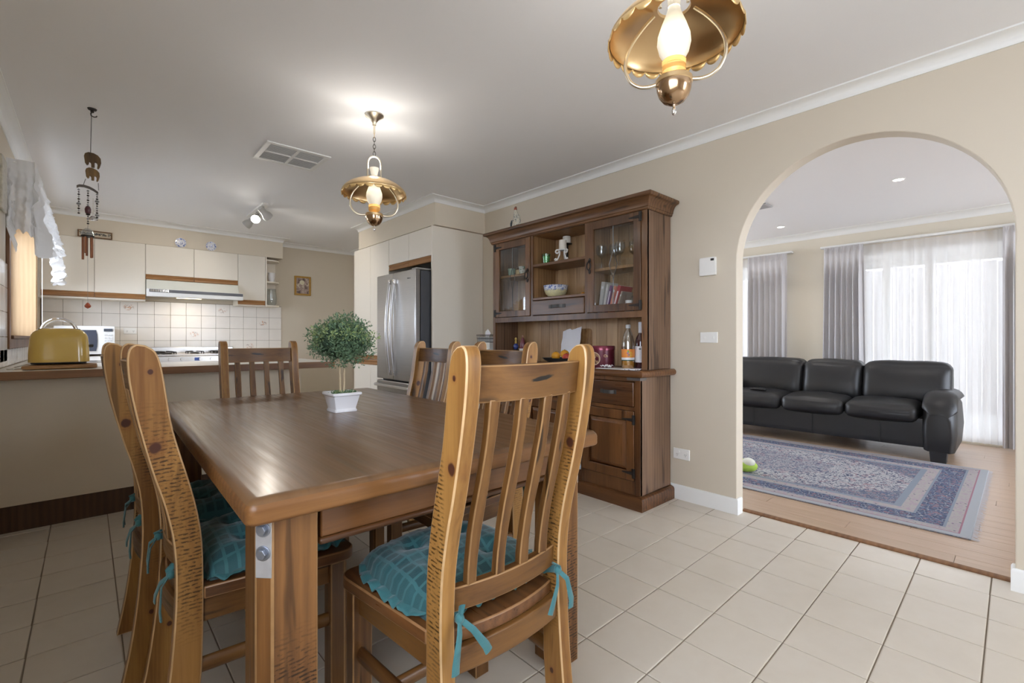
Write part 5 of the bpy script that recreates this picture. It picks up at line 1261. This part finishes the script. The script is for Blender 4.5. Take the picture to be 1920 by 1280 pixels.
# ------------------------------------------------------------------ PENDANT LAMPS
GLOW = NT('frosted_lamp_glass'); tcg = GLOW.n('ShaderNodeTexCoord'); spg = GLOW.n('ShaderNodeSeparateXYZ'); GLOW.l(tcg.outputs['Object'], spg.inputs[0])
GLOW.set(base=(.95, .88, .75), rough=.35, emit=(1, .86, .62), estr=GLOW.ramp(GLOW.mr(spg.outputs[2], -.55, -.38), [(.0, (.16, .16, .16)), (.3, (.36, .36, .36)), (.55, (1.15, 1.15, 1.15)), (.85, (.42, .42, .42)), (1, (.35, .35, .35))])); GLOW = GLOW.m
def pendant(label, x, y, ang):
    t = thing('pendant_lamp', label, 'pendant lamp', (x, y, ZC), ang, group='brass pendant lamps')
    MB().lathe([(0, -.0005), (.054, -.0005), (.055, -.005), (.046, -.012), (.026, -.026), (.014, -.044), (.011, -.052), (.012, -.060), (.006, -.062)], seg=28).build('canopy', M['brass2'], t)
    MB().lathe([(.0055, -.06), (.0055, -.112), (0, -.113)], seg=10).build('rod', M['brass2'], t)
    z = -.112
    for k in range(6):
        ax = k % 2; a_ = [2*pi*q/14 for q in range(14)]
        MB().tube([((.0075*cos(q), 0, z-.012+.0145*sin(q)) if ax else (0, .0075*cos(q), z-.012+.0145*sin(q))) for q in a_], .0016, 6, closed=True).build('chain_link', M['iron'] if k else M['brass'], t); z -= .0215
    bail = [(-.038, 0, -.378), (-.038, 0, -.30)]+[(-.038*cos(q), 0, -.295+.048*sin(q)) for q in [pi*k/12 for k in range(13)]]+[(.038, 0, -.30), (.038, 0, -.378)]
    MB().tube(bail, .0048, 8).build('bail', M['brass2'], t)
    MB().lathe([(.0165, -.385), (.018, -.36), (.026, -.325), (.0275, -.318), (.0255, -.318), (.016, -.36)], seg=24).build('chimney_top', GLOW, t)
    sh = [(.046, -.376), (.048, -.384), (.075, -.390), (.110, -.402), (.145, -.420), (.170, -.440), (.182, -.457), (.184, -.466)]
    MB().lathe(sh+[(a-.002, b-.002) for a, b in sh[::-1]], seg=48).build('shade', M['brass'], t, smooth=60)
    rings = []
    for k in range(192):
        a = 2*pi*k/192; s_ = abs(sin(a*12))**.6; rings.append([(.1835*cos(a), .1835*sin(a), -.4655), (.187*cos(a), .187*sin(a), -.470-.017*s_)])
    MB().loft(rings, closed=False, cap=False, loop=True).build('scalloped_rim', plain('amber_rim', (.88, .62, .28), .35, .7) if 'amber_rim' not in bpy.data.materials else bpy.data.materials['amber_rim'], t, solid=.0015)
    MB().lathe([(.016, -.385), (.020, -.40), (.034, -.435), (.045, -.468), (.047, -.490), (.041, -.515), (.031, -.533), (.029, -.540)], seg=32).build('chimney', GLOW, t)
    MB().lathe([(.029, -.538), (.034, -.541), (.034, -.549), (.030, -.552), (.0335, -.556), (.0335, -.572), (.024, -.580), (.012, -.584), (.012, -.592)], seg=28).build('burner', M['amber'], t)
    MB().lathe([(0, -.590), (.048, -.591), (.051, -.594), (.051, -.606), (.049, -.608)], seg=32).build('bowl_rim', M['brass'], t)
    MB().lathe([(.049, -.607), (.048, -.622), (.042, -.640), (.030, -.655), (.014, -.664), (0, -.666)], seg=32).build('bowl', M['copper'], t)
    MB().lathe([(.004, -.664), (.004, -.676), (.0075, -.681), (.0075, -.689), (.004, -.694), (0, -.695)], seg=12).build('finial', M['chrome'], t)
    for s_ in (-1, 1):
        p = [(.055, -.398), (.085, -.425), (.118, -.465), (.136, -.505), (.138, -.545), (.122, -.582), (.095, -.600), (.070, -.603), (.050, -.600)]
        P_ = []
        for k in range(len(p)-1):
            for q in range(3): P_.append((s_*(p[k][0]+(p[k+1][0]-p[k][0])*q/3), 0, p[k][1]+(p[k+1][1]-p[k][1])*q/3))
        P_.append((s_*p[-1][0], 0, p[-1][1])); P_ = [P_[0]]+[tuple((Vector(P_[i-1])+Vector(P_[i])*2+Vector(P_[i+1]))/4) for i in range(1, len(P_)-1)]+[P_[-1]]
        MB().tube(P_, .0052, 8).build('arm', M['brass2'], t, smooth=70)
    for dz, en, r_ in ((-.305, 5.0, .02), (-.52, 0, .03)):
        if not en: continue
        l = bpy.data.lights.new('lamp_bulb', 'POINT'); l.energy = en; l.color = (1, .95, .88); l.shadow_soft_size = r_
        lo = bpy.data.objects.new('lamp_bulb', l); COL.objects.link(lo); lo.location = (x, y, ZC+dz)
    return t
pendant('brass pendant lamp with white chimney hanging over the table, nearer the kitchen', 1.245, 2.629, radians(-26))
pendant('brass pendant lamp nearest the viewer at the top of the picture', 1.236, .680, radians(118))
# ceiling vent
t = thing('ceiling_vent', 'white louvred air vent in the ceiling near the pendant lamp', 'air vent', (1.08, 3.635, ZC))
vx0, vx1, vy0_, vy1_ = -.215, .215, -.195, .195; fw = .034
m = MB()
for a in ((vx0, vx1, vy0_, vy0_+fw), (vx0, vx1, vy1_-fw, vy1_), (vx0, vx0+fw, vy0_+fw, vy1_-fw), (vx1-fw, vx1, vy0_+fw, vy1_-fw)): m.box(a[0], a[1], a[2], a[3], -.010, -.0005)
m.build('frame', M['white'], t, bevel=.004); box('duct', plain('duct_grey', (.62, .62, .62), .9), vx0+fw, vx1-fw, vy0_+fw, vy1_-fw, -.0012, -.0006, t)
box('mullion', M['white'], -.010, .010, vy0_+fw, vy1_-fw, -.010, -.001, t); box('mullion', M['white'], vx0+fw, vx1-fw, -.006, .006, -.0095, -.001, t)
for sx in (0, 1):
    xa, xb = (vx0+fw, -.010) if sx == 0 else (.010, vx1-fw)
    for k in range(16):
        y = vy0_+fw+.010+(vy1_-vy0_-2*fw-.02)*k/15
        if abs(y) < .009: continue
        MB().add([(xa, y-.010, -.0085), (xb, y-.010, -.0085), (xb, y+.008, -.0028), (xa, y+.008, -.0028), (xa, y-.010, -.0100), (xb, y-.010, -.0100), (xb, y+.008, -.0040), (xa, y+.008, -.0040)], [(3, 2, 1, 0), (4, 5, 6, 7), (0, 1, 5, 4), (1, 2, 6, 5), (2, 3, 7, 6), (3, 0, 4, 7)]).build('louvre', M['white'], t, smooth=0)
# track spots
t = thing('track_spotlights', 'white ceiling spotlight bar with three heads in the kitchen', 'spotlight', (1.255, 5.36, ZC))
box('bar', M['plastic'], -.030, .030, -.32, .32, -.022, -.0005, t, bevel=.004)
spm = NT('spot_lens').set(base=(1, 1, 1), emit=(1, .95, .86), estr=22).m
spot_w = plain('spot_body', (.52, .51, .49), .4)
for y, d in ((-.24, (.72, .38, -.52)), (0.02, (-.30, -.72, -.50)), (.24, (-.55, .55, -.62))):
    d = Vector(d).normalized(); b = Vector((0, y, -.075)); hd = MB(); k0 = 0
    hd.lathe([(0, -.055), (.028, -.052), (.030, .01), (.046, .045), (.047, .075), (.043, .075), (.040, .05)], seg=22)
    q = Vector((0, 0, 1)).rotation_difference(d).to_matrix().to_4x4(); Mh = Matrix.Translation(b) @ q; hd.xf(Mh)
    MB_h = hd.build('spot_head', spot_w, t); MB().tube([(0, y, -.02), (0, y, -.055), tuple(b)], .008, 8).build('swivel', spot_w, t)
    ln = MB().lathe([(0, .052), (.041, .055), (.041, .058), (0, .056)], seg=20); ln.xf(Mh); ln.build('lens', spm, MB_h)
for y, d, e in ((5.38, (-.30, -.72, -.50), 14), (5.60, (-.55, .55, -.62), 10), (5.12, (.72, .38, -.52), 14)):
    l = bpy.data.lights.new('spot_beam', 'SPOT'); l.energy = e; l.spot_size = radians(110); l.spot_blend = .8; l.color = (1, .93, .82); l.shadow_soft_size = .04
    lo = bpy.data.objects.new('spot_beam', l); COL.objects.link(lo); d = Vector(d).normalized(); lo.location = Vector((1.255, y, 2.365))+d*.085; lo.rotation_euler = d.to_track_quat('-Z', 'Y').to_euler()
# lounge downlights and sensor
dl = NT('downlight_glow').set(base=(1, 1, 1), emit=(1, .96, .90), estr=14).m
for x, y, lb in ((4.997, .706, 'recessed lounge ceiling downlight nearer the sliding door'), (6.077, 1.959, 'recessed lounge ceiling downlight farther left above the sofa')):
    t = thing('downlight', lb, 'downlight', (x, y, ZC), group='lounge downlights'); MB().lathe([(.036, -.001), (.046, -.001), (.046, -.005), (.038, -.006), (.036, -.002)], seg=26).build('ring', M['plastic'], t); MB().lathe([(0, -.0015), (.0365, -.0015)], seg=22).build('lens', dl, t)
    l = bpy.data.lights.new('downlight_beam', 'SPOT'); l.energy = 10; l.spot_size = radians(100); l.spot_blend = .7; l.color = (1, .95, .88)
    lo = bpy.data.objects.new('downlight_beam', l); COL.objects.link(lo); lo.location = (x, y, ZC-.012)
t = thing('ceiling_sensor', 'small grey ceiling air outlet at the left edge of the archway view', 'air vent', (4.98, 1.80, ZC)); box('frame', plain('sensor_grey', (.45, .45, .46), .5), -.09, .09, -.09, .09, -.012, -.0005, t, bevel=.003); box('grille', plain('grille_grey', (.36, .36, .37), .6), -.07, .07, -.07, .07, -.0125, -.012, t)

# ------------------------------------------------------------------ WIND CHIME
cx, cy = -.003, 3.667
t = thing('wind_chime', 'hanging wind chime with carved elephants, bead strands and copper tubes', 'wind chime', (cx, cy, ZC))
MB().lathe([(0, -.0005), (.022, -.0005), (.019, -.008), (.008, -.012), (.008, -.022), (0, -.022)], seg=14).tube([(0, 0, -.02), (-.006, 0, -.030), (-.004, 0, -.042), (.008, 0, -.046), (.018, 0, -.042), (.020, 0, -.036)], .0032, 8).build('ceiling_hook', M['iron'], t)
MB().tube([(-.003, 0, -.045), (-.007, 0, -.26)], .0022, 6).build('cord', plain('grey_cord', (.20, .20, .20), .7), t)
def elephant(s_, zt, name):
    pts = [(-.035, -.022), (-.031, -.006), (-.016, .004), (.006, .003), (.025, -.006), (.037, -.022), (.039, -.046), (.034, -.070), (.028, -.084), (.021, -.082), (.023, -.064), (.021, -.050), (.011, -.048), (.011, -.079), (-.004, -.081), (-.005, -.056), (-.013, -.050), (-.014, -.064), (-.022, -.073), (-.031, -.058)]
    m = MB().prism([(x*s_, zt+z*s_) for x, z in pts], 'xz', -.010, .010); o = m.build(name, M['ele'], t, bevel=.003); return o
M['ele'] = wood('carved_brown', (.24, .14, .05), (.08, .045, .018), 'z', .5, .1, .6, .3)
elephant(1.0, -.262, 'carved_elephant'); elephant(.84, -.350, 'carved_elephant')
MB().tube([(-.028, 0, -.415), (-.040, 0, -.462)], .0016, 6).tube([(.026, 0, -.428), (.028, 0, -.470)], .0016, 6).build('cord', bpy.data.materials['grey_cord'], t)
MB().loft([[(x, -.008, z-.006), (x, .008, z-.006), (x, .008, z+.006), (x, -.008, z+.006)] for x, z in ((-.066, -.468), (-.055, -.460), (-.035, -.458), (-.012, -.463), (.008, -.473), (.026, -.487))]).build('hanging_bar', plain('grey_wood', (.10, .085, .075), .6), t)
bd = plain('dark_bead', (.035, .032, .032), .25, coat=.4); bdg = plain('grey_bead', (.30, .31, .32), .3, .3)
for x, z0, n, big in ((-.057, -.475, 11, (6,)), (-.018, -.475, 15, (7, 10)), (.021, -.488, 12, (3, 9))):
    m = MB(); m2 = MB(); dz = .0135
    MB().tube([(x, 0, z0), (x, 0, z0-dz*n)], .0010, 5).build('strand', bpy.data.materials['grey_cord'], t)
    for k in range(n):
        r_ = .0105 if k in big else (.0045 if k % 2 else .0062); (m if k % 3 else m2).sphere((x, 0, z0-.008-dz*k), (r_, r_, r_*.75), 8, 6)
    m.build('beads', bd, t)['kind'] = 'stuff'; m2.build('beads', bdg, t)['kind'] = 'stuff'
MB().lathe([(0, -.575), (.010, -.575), (.015, -.590), (.013, -.610), (.004, -.622), (0, -.622)], (-.018, 0, 0), seg=12).build('red_bead', plain('purple_bead', (.10, .035, .04), .3), t)
MB().tube([(.004, 0, -.52), (.003, 0, -.62)], .0008, 5).lathe([(0, -.622), (.005, -.624), (.020, -.640), (.021, -.646), (.012, -.652), (0, -.654)], (.003, 0, 0), seg=18).build('silver_bell', M['chrome'], t)
MB().tube([(-.018, 0, -.68), (-.019, 0, -.70)], .0010, 5).build('strand', bpy.data.materials['grey_cord'], t)
MB().lathe([(0, -.698), (.012, -.701), (.024, -.714), (.029, -.735), (.029, -.742), (.027, -.742), (.022, -.716), (0, -.703)], (-.019, 0, 0), seg=22).build('glass_dome', M['wineglass'], t)
MB().lathe([(0, -.742), (.030, -.742), (.030, -.750), (0, -.750)], (-.019, 0, 0), seg=22).build('chime_disc', M['iron'], t)
cu = plain('copper_tube', (.30, .125, .065), .35, .6, var=.2, vscale=40)
for k, L in enumerate((.115, .105, .13, .095, .12)):
    a = 2*pi*k/5+.5; px_, py_ = -.019+.021*cos(a), .021*sin(a)
    MB().lathe([(.0042, -.752), (.0055, -.752), (.0055, -.752-L), (.0042, -.752-L)], (px_, py_, 0), seg=10).build('chime_tube', cu, t)
MB().tube([(-.019, 0, -.75), (-.019, 0, -1.135)], .0007, 5).build('strand', bpy.data.materials['grey_cord'], t)
MB().lathe([(0, -1.130), (.006, -1.134), (.015, -1.150), (.012, -1.158), (0, -1.166)], (-.019, 0, 0), seg=8).build('red_crystal', plain('red_crystal', (.55, .12, .06), .08, var=.2, coat=.8), t, smooth=0)

# ------------------------------------------------------------------ LOUNGE
def sofa():
    t = thing('sofa', 'black leather three seat sofa beyond the archway', 'sofa', (5.93, 1.50, 0))
    L = M['leather']; y0, y1 = .36, 2.62; fx = 5.52
    MB().rbox((5.93, 1.49, .245), (.80, y1-y0-.30, .27), .02, 8).build('base', L, t, world=True, smooth=60)
    ys = [.640, 1.205, 1.780, 2.380]; yb_ = [.455, 1.150, 1.705, 2.530]
    for a, b in zip(ys, ys[1:]):
        def sf(p, u, v, w_):
            return (p.x-.012*(1-v*v)*(1 if u < 0 else 0), p.y, p.z-.018*(u < -.2)*abs(u)*(w_ > 0)+(.006*noise.noise(Vector((p.x*9, p.y*9, a*5))) if w_ > 0 else 0))
        MB().rbox((5.76, (a+b)/2, .415), (.56, b-a-.006, .165), .055, 14, (.015, .004, .030), sf).build('seat_cushion', L, t, world=True, smooth=80)
        MB().box(fx+.006, fx+.012, a+.28, a+.284, .12, .33).build('seam', L, t, world=True)
    for a, b in zip(yb_, yb_[1:]):
        def bf(p, u, v, w_):
            k = (w_+1)/2; y = p.y; x = p.x+.11*k-.03*sin(pi*k)*(u < 0)-.012*math.exp(-((w_-.12)/.12)**2)*(-1 if u < 0 else 0)
            return (x, y, p.z+.008*noise.noise(Vector((p.y*7, p.z*7, a*3))))
        MB().rbox((6.045, (a+b)/2, .652), (.26, b-a-.004, .42), .075, 14, (.03, .004, .015), bf).build('back_cushion', L, t, world=True, smooth=80)
    box('back_frame', L, 6.12, 6.30, y0+.10, y1-.10, .12, .76, t, world=True, bevel=.04, seg=4)
    for s_ in (0, 1):
        yc = .505 if s_ == 0 else 2.475; sg = -1 if s_ == 0 else 1
        secs = []; pads = []
        for k in range(17):
            q = k/16; x = fx-.035+.78*q; e = max(0, 1-q/.06); e2 = max(0, (q-.94)/.06)
            top = .60-.16*max(0, 1-q/.30)**2.0-.02*q; sh_ = 1-.25*e**2-.2*e2**2
            def sec(w0, w1, zt, zb): # body bulging outwards, flared near the top
                L_ = [(-w0*.94, zb), (-w0*1.04, zb+(zt-zb)*.4), (-w0*.98, zb+(zt-zb)*.8), (-w1*.7, zt-.012), (0, zt), (w1*.7, zt-.012), (w0*1.0, zb+(zt-zb)*.8), (w0*1.12, zb+(zt-zb)*.4), (w0*.98, zb)]
                return [(x, yc+sg*a_, z_) for a_, z_ in L_]
            secs.append(sec(.108*sh_, .10*sh_, top, .095))
            if k >= 0:
                hw_ = (.118*(1-.55*e**2-.6*e2**2)); zc = top-.004; th = .040*(1-.6*e**2-.6*e2**2)
                pads.append([(x-.022*(q < .3)*(1-q/.3), yc+sg*(.006+hw_*cos(a_)), zc+th*sin(a_)-.035*(cos(a_)**4)*(1 if cos(a_) > 0 else .4)) for a_ in [2*pi*j/22 for j in range(22)]])
        if s_ == 1: secs = [r_[::-1] for r_ in secs]
        MB().loft(secs).build('arm', L, t, world=True, smooth=80, bevel=.012)
        MB().loft(pads).build('arm_pad', L, t, world=True, smooth=80)
        for x in (fx+.03, 6.21): MB().loft([[(x+sx*h, yc+sy*h, z) for sx, sy in ((-1, -1), (1, -1), (1, 1), (-1, 1))] for h, z in ((.052, 0), (.055, .04), (.06, .105))]).build('foot', M['black'], t, world=True, bevel=.004)
sofa()
o = thing('remote_control', 'black remote control lying on the left seat of the sofa', 'remote control', (5.62, 2.05, .516)); MB().rbox((0, 0, .009), (.045, .17, .018), .006, 6).build('case', M['black'], o)
for k in range(5): box('button', plain('button_dark', (.12, .12, .12), .5) if 'button_dark' not in bpy.data.materials else bpy.data.materials['button_dark'], -.006, .006, -.06+.024*k, -.048+.024*k, .0175, .0195, o)
# rug
rc = ((RUG[0]+RUG[1])/2, (RUG[2]+RUG[3])/2)
rg = thing('rug', 'blue grey persian style rug with patterned borders on the lounge floor', 'rug', (*rc, .0022))
hx, hy = (RUG[1]-RUG[0])/2, (RUG[3]-RUG[2])/2
MB().box(-hx, hx, -hy, hy, 0, .009).build('pile', M['rug'], rg, bevel=.003)
m = MB(); rr = random.Random(5)
for e in (-1, 1):
    for k in range(150):
        x = -hx+2*hx*(k+.5)/150; dx = rr.uniform(-.012, .012); L = rr.uniform(.018, .034); m.add([(x-.004, e*hy, .006), (x+.004, e*hy, .006), (x+.003+dx, e*(hy+L), .001), (x-.003+dx, e*(hy+L), .001)], [(0, 1, 2, 3)])
f = m.build('fringe', plain('fringe_thread', (.50, .50, .54), .9), rg, smooth=0); f['kind'] = 'stuff'
# green toy at the edge of the archway
t = thing('soft_toy', 'lime green and white soft toy lying on the rug at the arch edge', 'toy', (3.95, 1.545, .0115))
MB().sphere((0, 0, .05), (.075, .10, .05), 16, 10).build('body', plain('lime_plush', (.42, .62, .10), .9, var=.2, vscale=40, bump=.4), t); MB().sphere((-.01, .06, .075), (.05, .05, .045), 12, 8).sphere((-.02, -.04, .085), (.045, .05, .035), 12, 8).build('patch', plain('white_plush', (.78, .80, .72), .9), t)
# curtains
def curtain(name, label, y0, y1, x, z0, z1, folds, amp, mat, head=True, flare=0.0, seed=0):
    t = thing(name, label, 'curtain', (x, (y0+y1)/2, z0)); n = folds*14; nz = 26; rings = []; rd = random.Random(seed); ph = [rd.uniform(-.6, .6) for _ in range(folds+2)]
    for k in range(n+1):
        s_ = k/n; f = s_*folds; col = []
        for j in range(nz+1):
            q = j/nz; z = z1+(z0-z1)*q
            hd = min(1, max(.18, (q-.055)/.12)) if head else min(1, .35+q*2)
            a = amp*hd*(1+.25*ph[int(f)]); yc = (y0+y1)/2+((y0-y1)/2*(1-2*s_))*(1+flare*(q-.5))
            w_ = sin(2*pi*f+ph[int(f)]*q*.5)*a+.25*a*sin(4*pi*f+1.3+q)
            col.append((x+w_, yc+.25*a*sin(2*pi*f*2), z))
        rings.append(col)
    MB().loft(rings, closed=False, cap=False).build('fabric', mat, t, world=True, smooth=80)
    if head:
        m = MB()
        for k in range(folds):
            y = y0+(y1-y0)*(k+.5)/folds
            m.tube([(x-.018, y-.012, z1-.015), (x-.028, y, z1-.085), (x-.018, y+.010, z1-.015)], .005, 6)
        m.build('pleats', mat, t, world=True)
    return t
curtain('drape', 'grey pleated drape left of the bare wall behind the sofa', 2.065, 2.555, 6.63, .02, 2.210, 7, .030, M['drape'], seed=1)
curtain('drape', 'grey pleated drape at the left side of the sheer curtain', 1.245, 1.665, 6.63, .02, 2.211, 7, .034, M['drape'], flare=.12, seed=2)
curtain('drape', 'grey pleated drape at the right edge of the archway', -.22, .135, 6.63, .02, 2.211, 6, .036, M['drape'], seed=3)
curtain('sheer_curtain', 'white sheer patterned curtain over the sliding glass door', .10, 1.30, 6.715, .03, 2.20, 13, .020, M['sheer'], head=False, seed=4)
curtain('sheer_curtain', 'white sheer curtain strip beside the arch edge at left window', 2.50, 3.50, 6.71, .03, 2.20, 9, .020, M['sheer'], head=False, seed=5)
for nm, y0, y1, lb in (('curtain_track', -.3, 1.70, 'white curtain track above the sliding door'), ('curtain_track', 2.02, 3.6, 'white curtain track above the left lounge window')):
    o = box(nm, M['white'], 6.66, 6.74, y0, y1, 2.212, 2.236, bevel=.003); tag(o, lb, 'curtain track')
# sliding door & window frames in the far wall
def frame(name, label, cat, y0, y1, z0, z1, mull):
    e = bpy.data.objects.new(name, None); COL.objects.link(e); e.location = (FX+.08, (y0+y1)/2, z0); struct(e, label, cat)
    al = plain('window_aluminium', (.60, .57, .52), .4, .2) if 'window_aluminium' not in bpy.data.materials else bpy.data.materials['window_aluminium']
    m = MB(); x0, x1 = FX+.04, FX+.11
    for q in ((y0, y0+.045, z0, z1), (y1-.045, y1, z0, z1), (y0+.045, y1-.045, z0, z0+.04), (y0+.045, y1-.045, z1-.045, z1)): m.box(x0, x1, *q)
    for y in mull: m.box(x0+.01, x1-.01, y-.03, y+.03, z0+.04, z1-.045)
    m.build('frame', al, e, world=True, bevel=.002)
    ed = [y0+.045]+[v for y in mull for v in (y-.03, y+.03)]+[y1-.045]
    for a, b in zip(ed[::2], ed[1::2]): MB().box(FX+.07, FX+.076, a, b, z0+.04, z1-.045).build('pane', M['pane'], e, world=True, smooth=0)
frame('door_1', 'aluminium sliding glass door behind the sheer curtain', 'sliding door', .02, 1.32, .02, 2.14, [.70])
frame('window_2', 'lounge window behind the left curtains', 'window', 2.12, 3.6, .45, 2.14, [2.86])

# ------------------------------------------------------------------ outside the lounge: verandah and fence
t = thing('verandah', 'pale verandah roof and posts outside the sliding glass door', 'verandah', (8.2, 1.5, 0))
box('roof', plain('verandah_lining', (.55, .53, .50), .8), 6.96, 9.3, -2.2, 5.0, 2.42, 2.52, t, world=True)
box('beam', M['white'], 9.2, 9.3, -2.2, 5.0, 2.22, 2.42, t, world=True)
for y in (-2.1, 1.45, 4.9): box('post', M['white'], 9.2, 9.3, y-.05, y+.05, -.14, 2.22, t, world=True)
t = thing('garden_fence', 'brownish paling fence beyond the verandah', 'fence', (10.8, 1.5, -.14)); fpm = plain('weathered_paling', (.37, .34, .32), .9, var=.25, vscale=5)
for k in range(46): box('paling', fpm, 10.8, 10.82, -2.6+.18*k, -2.6+.18*k+.172, -.14, 2.36+.02*((k*7) % 3), t, world=True)
